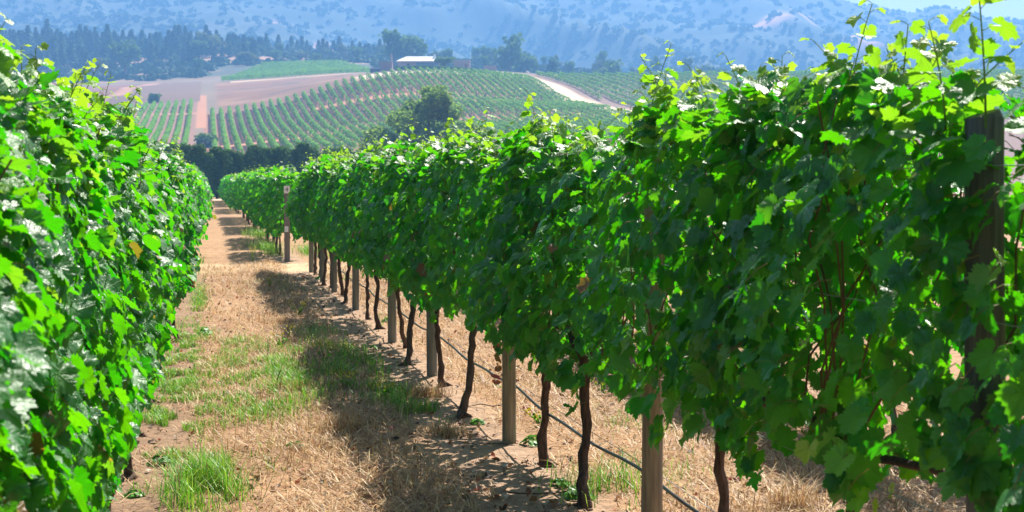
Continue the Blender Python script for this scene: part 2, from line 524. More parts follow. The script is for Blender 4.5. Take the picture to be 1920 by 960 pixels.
def mountain_height(x, y):
    zc = zc_of(x, y)
    px = 960 + F_PX * (x * math.cos(PSI) - y * math.sin(PSI)) / zc
    sky_y = np.interp(px, [-600, 0, 600, 1200, 1480, 1560, 1640, 1700, 1760, 1800, 1850, 1920, 2050, 2500, 3200], [-70, -60, -70, -60, -25, 0, 14, 28, 18, 30, 40, 42, 55, 60, 40])
    crest = 1950.0
    hc = EYE + (342 - sky_y) / F_PX * crest
    t = np.clip((zc - 1000) / (crest - 1000), 0, 1)
    h = 40 + (hc - 40) * (0.62 * t + 0.38 * t * t)
    spur = 1 - np.abs(fbm(x * 0.0042 + 0.0012 * zc, zc * 0.0016, 91, 4)) * 2
    h = h + (spur - 0.55) * 52 * np.sin(pi * np.clip(t, 0, 1)) + 7 * fbm(x * 0.02, zc * 0.02, 95, 3) * sstep(0, 0.3, t)
    return np.where(zc > crest, hc - (zc - crest) * 0.2 + 7 * fbm(x * 0.02, zc * 0.02, 95, 3), h)


MZ = mountain_height(MX, MY)
x, y = MX.ravel(), MY.ravel()
mc = np.tile(np.array((0.030, 0.046, 0.022)), (len(x), 1))
mn = fbm(x * 0.006, y * 0.006, 61, 5)
mc = blend(mc, sstep(0.05, 0.4, mn), (0.052, 0.060, 0.03))
bare = np.zeros(len(x))
for (px, py, zc_, rx, ry) in [(1515, 22, 1750, 10, 12), (1500, 45, 1700, 9, 30), (1545, 48, 1650, 8, 22), (1570, 70, 1620, 14, 14), (1450, 55, 1650, 12, 14), (617, 38, 1500, 22, 26), (850, 73, 1350, 18, 30), (1180, 128, 1200, 22, 20), (1210, 130, 1200, 14, 16), (1440, 60, 1600, 20, 30), (1900, 60, 1700, 30, 40), (1880, 100, 1500, 18, 20), (1620, 95, 1500, 20, 25), (520, 25, 1600, 12, 18), (1340, 100, 1400, 30, 25)]:
    q = at(px, py, zc_)
    bare = np.maximum(bare, sstep(1.3, 0.6, np.hypot((x - q[0]) / rx, (y - q[1]) / ry) + 0.5 * fbm(x * 0.03, y * 0.03, 63, 3)))
mc = blend(mc, bare, (0.42, 0.22, 0.14))
nx_, ny_ = len(mxs), len(mys)
i = (np.arange(ny_ - 1)[:, None] * nx_ + np.arange(nx_ - 1)[None]).ravel()
g = MB(); g.add(np.stack([x, y, MZ.ravel()], 1), np.stack([i, i + 1, i + nx_ + 1, i + nx_], 1), mc)
tag(g.build('mountains', M['mountain'], smooth=True), 'hazy scrub covered mountains closing the valley', 'mountains', kind='structure')

# ------------------------------------------------------------------ haze
hz = MB(); box(hz, (-1500, -40, -1.5), (2500, 2180, 330))
hm = bpy.data.materials.new('haze'); hm.use_nodes = True
hn = hm.node_tree.nodes; hn.remove(hn['Principled BSDF'])
pv = hn.new('ShaderNodeVolumePrincipled')
pv.inputs['Color'].default_value = (0.20, 0.47, 0.93, 1)
pv.inputs['Density'].default_value = 0.00050
pv.inputs['Anisotropy'].default_value = 0.2
hm.node_tree.links.new(pv.outputs[0], hn['Material Output'].inputs['Volume'])
tag(hz.build('haze', hm), 'blue summer haze filling the valley', 'haze', kind='stuff')


# ------------------------------------------------------------------ far foliage: crowns made of leaf clumps
def clump_quads(mb, P, size, rng, N=None, spread=0.5, val=None, aspect=1.0):
    """small leaf-clump faces at points P (n,3)"""
    n = len(P)
    N = unit(rng.standard_normal((n, 3)) if N is None else N + spread * rng.standard_normal((n, 3)))
    A = unit(np.cross(N, rng.standard_normal((n, 3)))); B = np.cross(N, A)
    s = (size * rng.uniform(0.6, 1.3, n))[:, None]
    A = A * s; B = B * s * aspect
    k = rng.uniform(0.5, 1.0, (n, 4, 1))
    V = np.stack([P - A * k[:, 0], P - B * k[:, 1], P + A * k[:, 2], P + B * k[:, 3]], 1)
    val = rng.random(n) if val is None else np.clip(val + 0.2 * rng.standard_normal(n), 0, 1)
    c = np.repeat(np.stack([val, val, val], 1), 4, 0)
    mb.add(V.reshape(-1, 3), np.arange(4 * n).reshape(n, 4), c)


def crown_points(rng, blobs, n):
    """points spread over and inside a set of ellipsoid lobes (cx,cy,cz,rx,ry,rz)"""
    b = np.array(blobs); w = (b[:, 3] * b[:, 5]); w = w / w.sum()
    k = rng.choice(len(b), n, p=w)
    d = unit(rng.standard_normal((n, 3)))
    r = rng.uniform(0.45, 1.05, n) ** 0.6
    P = b[k, :3] + d * b[k, 3:] * r[:, None]
    return P, d, k


def tree_meshes(rng, kind, h, w):
    """returns crown mesh, trunk mesh; base at the origin"""
    cr, tk = MB(), MB()
    if kind == 'pine':
        n = 460; t = rng.random(n) ** 0.8
        tier = np.floor(t * 11) / 11 * 0.6 + t * 0.4
        z = h * (0.12 + 0.88 * t)
        r = w * 0.55 * (1 - tier) ** 0.5 * (1 + 0.25 * np.sin(7 * t + w)) * rng.uniform(0.4, 1.05, n) + 0.05
        a = rng.random(n) * 2 * pi
        P = np.stack([r * np.cos(a), r * np.sin(a), z - r * 0.25], 1)
        clump_quads(cr, P, w * 0.15, rng, np.stack([np.cos(a), np.sin(a), 0.6 + 0 * a], 1), 0.6, aspect=0.7)
        m = M['pine']
        tube(tk, [(0, 0, -0.5), (0, 0, h * 0.5), (0.1, 0, h * 0.97)], [w * 0.05, w * 0.035, 0.02], 6, (0.14, 0.10, 0.07))
    else:
        nb = 9
        bl = [(0, 0, h * 0.58, w * 0.3, w * 0.3, h * 0.30)]
        for k in range(nb):
            a = k * 2.4 + rng.random(); rr = w * rng.uniform(0.16, 0.36)
            bl.append((rr * math.cos(a), rr * math.sin(a), h * rng.uniform(0.32, 0.82), w * rng.uniform(0.14, 0.22), w * rng.uniform(0.14, 0.22), h * rng.uniform(0.10, 0.18)))
        P, d, k = crown_points(rng, bl, 520)
        val = rng.random(len(bl))[k]
        clump_quads(cr, P, w * 0.075, rng, d, 0.6, val)
        m = M['olive'] if kind == 'olive' else M['broad']
        tube(tk, [(0, 0, -0.5), (0.1, 0, h * 0.3), (0, 0.1, h * 0.6)], [w * 0.05, w * 0.04, w * 0.02], 6, (0.15, 0.11, 0.08))
        for a in (0.3, 2.2, 4.4):
            tube(tk, [(0, 0, h * 0.3), (math.cos(a) * w * 0.12, math.sin(a) * w * 0.12, h * 0.45), (math.cos(a) * w * 0.25, math.sin(a) * w * 0.25, h * 0.58)], [w * 0.03, w * 0.02, w * 0.01], 5, (0.15, 0.11, 0.08))
    return cr.mesh('crown', m), tk.mesh('trunk', M['bark'])


rt = np.random.default_rng(11)
PINES = [tree_meshes(rt, 'pine', 14, 5.2) for _ in range(4)]
BROAD = [tree_meshes(rt, 'broad', 10, 8.5) for _ in range(4)]
OLIVE = [tree_meshes(rt, 'olive', 9, 8.0) for _ in range(2)]


def place_tree(name, ms, X, Y, s, sz, rz, label, cat, group, z=None):
    r = empty(name, (X, Y, float(height(X, Y)[0]) if z is None else z), rz)
    r.scale = (s, s, sz)
    tag(r, label, cat, group)
    link('crown', ms[0], r); link('trunk', ms[1], r)
    return r


def spot(px, zc):
    q = at(px, 300, zc); return q[0], q[1]


# pines along the ridge
k = 0
for n_, px0, px1, z0, z1 in ((100, -20, 500, 850, 910), (26, 480, 720, 860, 915), (90, -20, 480, 785, 850)):
    for px in np.linspace(px0, px1, n_) + rt.uniform(-5, 5, n_):
        X, Y = spot(px, rt.uniform(z0, z1)); s = rt.uniform(0.6, 1.15) * (1.0 if px < 400 else 0.85)
        place_tree('pine_tree', PINES[k % 4], X, Y, s * 1.15, s * rt.uniform(0.65, 1.02), rt.random() * 6.3,
                   'slender dark pine among many along the wooded ridge behind the vineyard hill', 'tree', 'pines along the ridge')
        k += 1
# round trees on the slope behind the house
for j in range(60):
    px = rt.uniform(430, 1000); X, Y = spot(px, rt.uniform(770, 870)); s = rt.uniform(0.45, 0.9)
    place_tree('broadleaf_tree', (BROAD + OLIVE)[j % 6], X, Y, s, s * rt.uniform(0.8, 1.2), rt.random() * 6.3,
               'small round tree scattered on the slope behind the house', 'tree', 'round trees on the slope behind the house')
for j in range(46):
    px = rt.uniform(880, 1440); X, Y = spot(px, rt.uniform(700, 860)); s = rt.uniform(0.5, 1.0)
    z = at(px, rt.uniform(128, 152), zc_of(X, Y))[2] - 1.0
    z = max(float(height(X, Y)[0]), 0)
    place_tree('broadleaf_tree', (BROAD + OLIVE)[j % 6], X, Y, s, s * rt.uniform(0.9, 1.5), rt.random() * 6.3,
               'blue green tree in the belt of trees between the hilltop vineyard and the mountains', 'tree', 'trees in the belt behind the hilltop')
for px, zc_, h, w, ms, lab in [
    (237, 740, 19, 15, BROAD[0], 'tall pale round tree standing alone in front of the wooded ridge'),
    (195, 735, 14, 14, OLIVE[0], 'yellowish bushy tree at the foot of the wooded ridge'),
    (400, 800, 17, 17, OLIVE[1], 'large yellow green tree on the ridge where the pines thin out'),
    (375, 790, 12, 11, BROAD[1], 'dark rounded tree below the big yellow green ridge tree'),
    (372, 735, 8, 7, BROAD[2], 'small round bush on the bare earth slope below the ridge'),
    (465, 765, 9, 12, OLIVE[0], 'yellow tinted tree behind the corner of the bright green plot'),
    (955, 690, 23, 17, BROAD[3], 'tallest dark tree rising behind the house against the mountain'),
    (982, 700, 15, 14, BROAD[0], 'broad tree beside the tallest tree behind the house'),
    (740, 700, 20, 16, BROAD[1], 'tall pale tree behind the block with the chimney'),
    (775, 705, 19, 17, BROAD[2], 'wide leafy tree directly behind the white roof'),
    (1142, 690, 14, 16, BROAD[3], 'rounded tree standing on the skyline of the far vineyard block'),
    (1035, 690, 12, 11, PINES[0], 'dark pointed tree near the top of the sandy road'),
]:
    X, Y = spot(px, zc_)
    place_tree('ridge_tree', ms, X, Y, w / (5.2 if ms in PINES else 8.3), h / (14 if ms in PINES else 9.5), px * 0.1, lab, 'tree', None)
X, Y = spot(290, 505)
place_tree('round_bush', BROAD[1], X, Y, 0.75, 0.5, 1, 'low dark bush at the top end of the small vineyard block', 'bush', None, z=float(height(X, Y)[0]) - 1.7)
X, Y = spot(388, 335)
place_tree('round_bush', BROAD[2], X, Y, 0.8, 0.55, 2, 'dark round bush at the bottom of the vineyard hill behind the windbreak', 'bush', None, z=float(height(X, Y)[0]) - 1.6)
X, Y = spot(835, 532)
place_tree('round_bush', BROAD[0], X, Y, 0.95, 0.5, 2, 'dark spreading tree in front of the house wall', 'bush', None)

# scrub: a mass nobody could count
rs = np.random.default_rng(23)
sc_ = MB()


def scrub_mass(X, Y, Z, size, nq):
    n = len(X)
    for _ in range(nq):
        d = unit(rs.standard_normal((n, 3))); d[:, 2] = np.abs(d[:, 2])
        P = np.stack([X, Y, Z], 1) + d * size[:, None] * np.array([0.55, 0.55, 0.42]) * rs.uniform(0.6, 1.0, (n, 1))
        clump_quads(sc_, P, size * 0.42, rs, d, 0.5)


n = 4600
px = rs.uniform(-60, 1500, n); zc = rs.uniform(700, 930, n)
xy = np.array([spot(a, b) for a, b in zip(px, zc)])
keep = (fbm(xy[:, 0] * 0.018, xy[:, 1] * 0.03, 77, 4) + 0.25 * np.exp(-((xy[:, 0] - 10) / 60) ** 2) < np.where(zc > 790, 0.55, 0.25)) & ~((px > 400) & (px < 700) & (zc < 765))
xy = xy[keep]
scrub_mass(xy[:, 0], xy[:, 1], height(xy[:, 0], xy[:, 1]), rs.uniform(2.0, 5.2, len(xy)), 14)
tag(sc_.build('ridge_scrub', M['scrub']), 'dark scrub covering the wooded ridge', 'scrub', kind='stuff')
sc_ = MB()
n = 9000
px = rs.uniform(-80, 2050, n); zc = rs.uniform(1030, 2000, n) 
xy = np.array([spot(a, b) for a, b in zip(px, zc)])
keep = fbm(xy[:, 0] * 0.008, xy[:, 1] * 0.008, 65, 4) + 0.35 * rs.standard_normal(n) > -0.2
xy = xy[keep]
scrub_mass(xy[:, 0], xy[:, 1], mountain_height(xy[:, 0], xy[:, 1]), rs.uniform(3, 10, len(xy)), 11)
tag(sc_.build('mountain_woodland', M['scrub']), 'scattered woodland covering the hazy mountains', 'woodland', kind='stuff')

# ------------------------------------------------------------------ vineyard rows on the hill, one object per row
rr = np.random.default_rng(31)


def hill_row(X, Y, gaps, w, h, label, group):
    """a clipped row of vines following the slope through the points (X, Y)"""
    L = np.hypot(np.gradient(X), np.gradient(Y)).sum()
    n = int(L * 26)
    t = np.sort(rr.random(n))
    xi = np.interp(t, np.linspace(0, 1, len(X)), X); yi = np.interp(t, np.linspace(0, 1, len(Y)), Y)
    zz = zc_of(xi, yi)
    ok = np.ones(n, bool)
    for f in gaps:
        ok &= np.abs(zz - f(xi)) > 3.0
    ok &= fbm(t * L * 0.4, 0 * t + X[0], 3, 2) > -0.93
    xi, yi = xi[ok], yi[ok]; n = len(xi)
    if n < 10: return
    zi = height(xi, yi)
    a = rr.uniform(-0.35, pi + 0.35, n)
    wob = 1 + 0.14 * noise(xi * 0.8 + yi * 0.8, yi * 0.1, 5)
    T = np.array([X[-1] - X[0], Y[-1] - Y[0]]); T = T / np.hypot(*T)
    side = np.array([T[1], -T[0]])
    off = np.cos(a) * w * 0.5 * wob * rr.uniform(0.75, 1.05, n)
    P = np.stack([xi + side[0] * off, yi + side[1] * off, zi + 0.55 + (h - 0.55) * np.clip(np.sin(a), 0, 1) ** 0.6 * wob * rr.uniform(0.8, 1.05, n)], 1)
    N = np.stack([side[0] * np.cos(a), side[1] * np.cos(a), np.sin(a) + 0.2], 1)
    ox, oy, oz = X[0], Y[0], float(height(X[0], Y[0])[0])
    mb = MB(); clump_quads(mb, P - np.array([ox, oy, oz]), 0.31, rr, N, 0.4)
    o = mb.build('vine_row', M['far_vine']); o.location = (ox, oy, oz)
    tag(o, label, 'vine row', group)


for X in np.arange(1.6, 107.5, 2.5):
    y1 = y_from(np.interp(X, BX, BTOP), X); y0 = y_from(300 if X < 30 else 320, X)
    Y = np.linspace(y0, y1, 40)
    hill_row(np.full(40, X), Y, [track_lo, track_hi] if X > 30 else [track_lo], 1.1, 2.0,
             'green vine row running straight up the main vineyard hill below the house', 'vine rows up the main hill')
for X in np.arange(-28.5, -3, 2.35):
    Y = np.linspace(y_from(320, X), y_from(488 - (0.3 * max(0, -18 - X)), X), 36)
    hill_row(np.full(36, X), Y, [track_left], 1.0, 1.85, 'green vine row in the small block beside the red dirt track', 'vine rows beside the red dirt track')
for X in np.arange(121, 305, 4.2):
    z0 = np.interp(X, [121, 128, 150], [425, 405, 392]) ; z1 = 562
    if X < 124: z0 = 470
    Y = np.linspace(y_from(z0, X), y_from(z1, X), 36)
    hill_row(np.full(36, X), Y, [], 0.9, 1.75, 'green vine row beyond the sandy road on the far hilltop block', 'vine rows beyond the sandy road')
for z_ in np.arange(652, 752, 6.0):
    a = np.interp(z_, [650, 670, 752], [415, 418, 500]); b = np.interp(z_, [650, 700, 752], [700, 690, 640])
    pts = np.array([spot(p, z_) for p in np.linspace(a, b, 24)])
    hill_row(pts[:, 0], pts[:, 1], [], 2.6, 2.2, 'bright green vine row in the plot across the top of the dry field', 'vine rows of the bright upper plot')

# ------------------------------------------------------------------ buildings on the hilltop
WALL = (0.50, 0.36, 0.31); WHITE = (0.80, 0.77, 0.72)


def house_at(name, px, zc, rz=0.0):
    X, Y = spot(px, zc)
    return empty(name, (X, Y, float(height(X, Y)[0]) - 0.1), -PSI + rz)


def block(parent, name, lo, hi, col, m='plaster'):
    mb = MB(); box(mb, lo, hi, col)
    return mb.build(name, M[m], parent)


hs = house_at('farmhouse', 785, 552)
block(hs, 'wall', (-7.6, 0, -1), (7.6, 9, 2.9), WALL)
block(hs, 'window', (-4.3, -0.06, 0.9), (-3.2, 0.05, 1.9), (0.05, 0.06, 0.08), 'paint')
gl = block(hs, 'window', (-0.8, -0.08, -0.2), (7.4, 0.04, 2.4), (0.16, 0.24, 0.33), 'paint')
fr = MB()
for u in np.linspace(-0.8, 7.4, 6): box(fr, (u - 0.06, -0.16, -0.2), (u + 0.06, -0.085, 2.4), (0.35, 0.37, 0.4))
fr.build('frame', M['paint'], gl)
rf = MB()
rf.add([(-8.2, -0.8, 2.9), (8.2, -0.8, 2.9), (8.2, 9.6, 2.9), (-8.2, 9.6, 2.9), (-4.6, 3.6, 4.9), (5.4, 3.6, 4.9), (-8.2, -0.8, 2.75), (8.2, -0.8, 2.75), (8.2, 9.6, 2.75), (-8.2, 9.6, 2.75)],
       [np.array([(0, 1, 5, 4), (2, 3, 4, 5), (6, 7, 1, 0), (7, 8, 2, 1), (8, 9, 3, 2), (9, 6, 0, 3), (9, 8, 7, 6)]), np.array([(1, 2, 5), (3, 0, 4)])], WHITE)
rfo = rf.build('roof', M['plaster'], hs)
block(rfo, 'chimney', (5.4, 2.4, 3.6), (6.2, 3.2, 5.6), WHITE)
tag(hs, 'long low house with a white hipped roof on the hilltop', 'house')
wg = house_at('side_building', 866, 556)
block(wg, 'wall', (-3.0, 0, -1), (3.0, 6, 3.2), WALL); block(wg, 'roof', (-3.2, -0.2, 3.2), (3.2, 6.2, 3.4), (0.6, 0.5, 0.45))
block(wg, 'door', (1.2, -0.05, 0), (2.0, 0.04, 2.1), (0.36, 0.18, 0.12), 'paint')
tag(wg, 'flat roofed pink building just beyond the dark spreading tree', 'building')
lb = house_at('gate_building', 724, 540)
block(lb, 'wall', (-2.2, 0, -1), (2.2, 5, 3.4), (0.36, 0.22, 0.2)); block(lb, 'roof', (-2.3, -0.1, 3.4), (2.3, 5.1, 3.6), (0.3, 0.24, 0.2))
block(lb, 'chimney', (1.7, -0.1, 3.6), (2.3, 0.7, 6.4), WALL)
tag(lb, 'dark reddish block with a tall chimney at the terrace edge', 'building')
sh = house_at('open_shed', 704, 545)
block(sh, 'wall', (-1.8, 0, -1), (1.8, 3, 1.5), (0.12, 0.11, 0.12)); block(sh, 'roof', (-2.0, -0.4, 1.5), (2.0, 3.2, 1.85), WHITE)
tag(sh, 'small shed with a white roof beside the dark reddish block', 'shed')
rw = house_at('ruined_wall', 919, 560)
block(rw, 'wall', (-2.4, 0, -1), (2.4, 0.8, 2.3), WALL); block(rw, 'pier', (-2.9, -0.1, -1), (-2.403, 0.9, 1.2), WALL)
tag(rw, 'short pink wall standing apart at the end of the terrace', 'wall')
gw = house_at('garden_hedge', 800, 520)
mb = MB(); n = 2600
P = np.stack([rs.uniform(-11, 22, n), rs.uniform(-0.6, 0.6, n), rs.uniform(0, 1.3, n)], 1)
P[:, 2] += height(gw.location.x + P[:, 0] * math.cos(PSI), gw.location.y - P[:, 0] * math.sin(PSI)) - gw.location.z
clump_quads(mb, P, 0.33, rs)
o = mb.build('foliage', M['broad'], gw); tag(gw, 'low green hedge along the sandy terrace in front of the house', 'hedge')

# ------------------------------------------------------------------ windbreak, big tree
rw_ = np.random.default_rng(41)


def windbreak_meshes():
    h = 4.9
    mb = MB(); n = 3000
    t = rw_.random(n) ** 0.85; a = rw_.random(n) * 2 * pi
    r = (0.95 * (1 - 0.55 * t ** 3)) * rw_.uniform(0.45, 1.05, n)
    lob = 1 + 0.25 * np.sin(a * 3 + t * 9)
    P = np.stack([r * lob * np.cos(a), r * lob * np.sin(a), 0.15 + t * h * (0.92 + 0.08 * rw_.random(n))], 1)
    clump_quads(mb, P, 0.2, rw_, np.stack([np.cos(a), np.sin(a), 0.5 + 0 * a], 1), 0.6, aspect=0.55)
    tk = MB(); tube(tk, [(0, 0, -0.2), (0, 0, 2), (0, 0, 4)], [0.09, 0.06, 0.02], 6, (0.13, 0.09, 0.06))
    return mb.mesh('crown', M['hedge']), tk.mesh('trunk', M['bark'])


WB = [windbreak_meshes() for _ in range(4)]
for j, X in enumerate(np.arange(-7, 28, 0.9)):
    s = rw_.uniform(0.9, 1.1)
    place_tree('windbreak_tree', WB[j % 4], X + rw_.uniform(-.2, .2), 151 + rw_.uniform(-.5, .5), s * 1.15, s * rw_.uniform(0.97, 1.05), rw_.random() * 6.3,
               'dark evergreen in the dense windbreak across the end of the vine rows', 'tree', 'evergreens of the windbreak', 0.0)

bt = empty('willow_tree', (spot(792, 205)[0], spot(792, 205)[1], 0.1)); bt.scale = (1.5, 1.4, 1.22)
tag(bt, 'big soft grey green tree with a peaked crown in front of the vineyard hill', 'tree')
mb = MB(); bl = []
for (bx, bz, r) in [(-4.6, 3.6, 2.2), (-3.2, 5.4, 2.1), (-1.2, 7.6, 2.3), (0.6, 9.6, 1.9), (1.4, 11.0, 1.2), (2.4, 8.0, 2.2), (4.0, 6.0, 2.1), (5.2, 4.2, 1.8), (0.4, 5.6, 2.6), (2.2, 4.0, 2.5), (-2.0, 3.2, 2.4), (0.5, 2.4, 2.3), (-0.2, 8.8, 1.6), (3.4, 2.4, 2.0), (-5.6, 2.4, 1.5), (5.6, 2.6, 1.4)]:
    for q in range(3):
        bl.append((bx * 1.05 + rw_.uniform(-1, 1), rw_.uniform(-2.6, 2.6), bz * 1.08 + rw_.uniform(-.6, .6), r * rw_.uniform(.5, .8), r * rw_.uniform(.45, .75), r * rw_.uniform(.4, .7)))
P, d, k = crown_points(rw_, bl, 22000)
P[:, 2] = np.maximum(P[:, 2], 0.3)
clump_quads(mb, P, 0.27, rw_, d, 0.7, rw_.random(len(bl))[k], aspect=0.6)
mb.build('crown', foliage_material('willow', (0.08, 0.15, 0.03), (0.20, 0.32, 0.075), (0.26, 0.42, 0.06), 0.45), bt)
mb = MB()
tube(mb, [(0, 0, -0.3), (0.2, 0, 2.5), (0.4, 0.1, 5), (0.7, 0, 9)], [0.38, 0.3, 0.2, 0.06], 8, (0.16, 0.12, 0.08))
for a, l in ((0.2, 4.4), (2.9, 4.6), (1.5, 3), (4.4, 2.8), (3.4, 3.2)):
    tube(mb, [(0.1, 0, 1.8), (math.cos(a) * l * .5, math.sin(a) * l * .35, 3.2), (math.cos(a) * l, math.sin(a) * l * .5, 5)], [0.2, 0.13, 0.04], 6, (0.16, 0.12, 0.08))
mb.build('trunk', M['bark'], bt)

# ------------------------------------------------------------------ grapevines near the camera
LOBE_T = np.radians([0, 14, 27, 40, 52, 66, 80, 94, 106, 122, 140, 158, 171])
LOBE_R = np.array([1.0, 0.86, 0.72, 0.84, 0.94, 0.80, 0.68, 0.76, 0.80, 0.70, 0.66, 0.58, 0.36])


def leaf_template(level):
    """vertices (u, v) with v towards the tip and the origin at the leaf stalk; triangles"""
    n = {3: 44, 2: 22, 1: 12, 0: 7}[level]
    th = np.linspace(-math.radians(171), math.radians(171), n)
    r = np.interp(np.abs(th), LOBE_T, LOBE_R)
    if level == 3:
        r = r * (1 + 0.075 * np.where(np.arange(n) % 2 == 0, 1, -1))
    elif level == 2:
        r = r * (1 + 0.05 * np.where(np.arange(n) % 2 == 0, 1, -1))
    out = np.stack([r * np.sin(th), r * np.cos(th)], 1)
    V = [np.zeros((1, 2)), out]; F = []
    if level == 3:
        mid = out[::2] * 0.52; m = len(mid)
        V = [np.zeros((1, 2)), out, mid]
        o, q = 1, 1 + n
        for i in range(m - 1):
            F += [(0, q + i, q + i + 1), (q + i, o + 2 * i, o + 2 * i + 1), (q + i, o + 2 * i + 1, q + i + 1), (q + i + 1, o + 2 * i + 1, o + 2 * i + 2)]
        F += [(q + m - 1, o + 2 * (m - 1), o + n - 1), (0, q + m - 1, o + n - 1)]
    else:
        F = [(0, 1 + i, 2 + i) for i in range(n - 1)]
    return np.concatenate(V), np.array(F)


TEMPL = {l: leaf_template(l) for l in (0, 1, 2, 3)}


def add_leaves(mb, P, N, T, S, col, level, rng, flat=1.0, mat=0):
    uv, F = TEMPL[level]; n = len(P); m = len(uv)
    N = unit(N); T = unit(T - (T * N).sum(1, keepdims=True) * N); A = np.cross(T, N)
    u, v = uv[:, 0][None], uv[:, 1][None]
    r2 = u * u + v * v; th = np.arctan2(u, v)
    g = lambda a, b: rng.uniform(a, b, (n, 1)) * flat
    z = g(-0.30, 0.10) * r2 + g(-0.05, 0.42) * np.abs(u) + g(-0.10, 0.10) * np.sin(3 * th + rng.uniform(0, 6, (n, 1))) * r2 + g(-0.35, 0.12) * v * np.abs(v) + 0.035 * flat * rng.standard_normal((n, m))
    asym = rng.uniform(0.86, 1.12, (n, 1))
    V = P[:, None] + S[:, None, None] * ((u * asym)[..., None] * A[:, None] + np.broadcast_to(v, (n, m))[..., None] * T[:, None] + z[..., None] * N[:, None])
    faces = (F[None] + (np.arange(n) * m)[:, None, None]).reshape(-1, 3)
    mb.add(V.reshape(-1, 3), faces, np.repeat(col, m, 0), np.tile(uv, (n, 1)), mat)


BARK = (0.125, 0.078, 0.054)


def make_trunk(rng, h, fork=True, lean=None, sides=9):
    mb = MB(); n = 18; t = np.linspace(0, 1, n)
    lx, ly = (rng.uniform(-.05, .05), rng.uniform(-.22, .22)) if lean is None else lean
    wig = 0.018 * np.cumsum(rng.standard_normal((n, 2)), 0) / 2
    bow = rng.uniform(-.06, .06)
    p = np.stack([lx * (1 - t) ** 2 + wig[:, 0] + bow * np.sin(pi * t) * .5, ly * (1 - t) ** 1.7 + wig[:, 1] + bow * np.sin(pi * t), t * h - 0.03], 1)
    p[:, :2] -= p[-1, :2] * t[:, None]
    r = 0.020 * (1 + 0.75 * np.exp(-t * 9) + 0.12 * rng.standard_normal(n)) * rng.uniform(.9, 1.2)
    r[-2:] *= 1.35
    tube(mb, p, r, sides, np.array(BARK) * rng.uniform(.8, 1.3), True, 0, 0.12, rng)
    for a in rng.random(3) * 2 * pi:
        b = p[0] + np.array([0, 0, 0.03]); e = np.array([math.cos(a), math.sin(a), 0])
        tube(mb, [b + e * 0.01 + (0, 0, .02), b + e * .06, b + e * .12 - (0, 0, .035)], [0.02, 0.013, 0.006], 6, BARK, True, 0, .1, rng)
    if fork:
        for s in (-1, 1):
            m = 9; q = np.linspace(0, 1, m)
            w = 0.012 * np.cumsum(rng.standard_normal((m, 3)), 0) / 2; w[0] = 0
            pp = np.stack([0 * q, s * q * 0.75, h - 0.05 + 0.10 * np.sqrt(q)], 1) + w
            tube(mb, pp, 0.019 * (1 - 0.45 * q), 7, BARK, True, 0, .1, rng)
    return mb


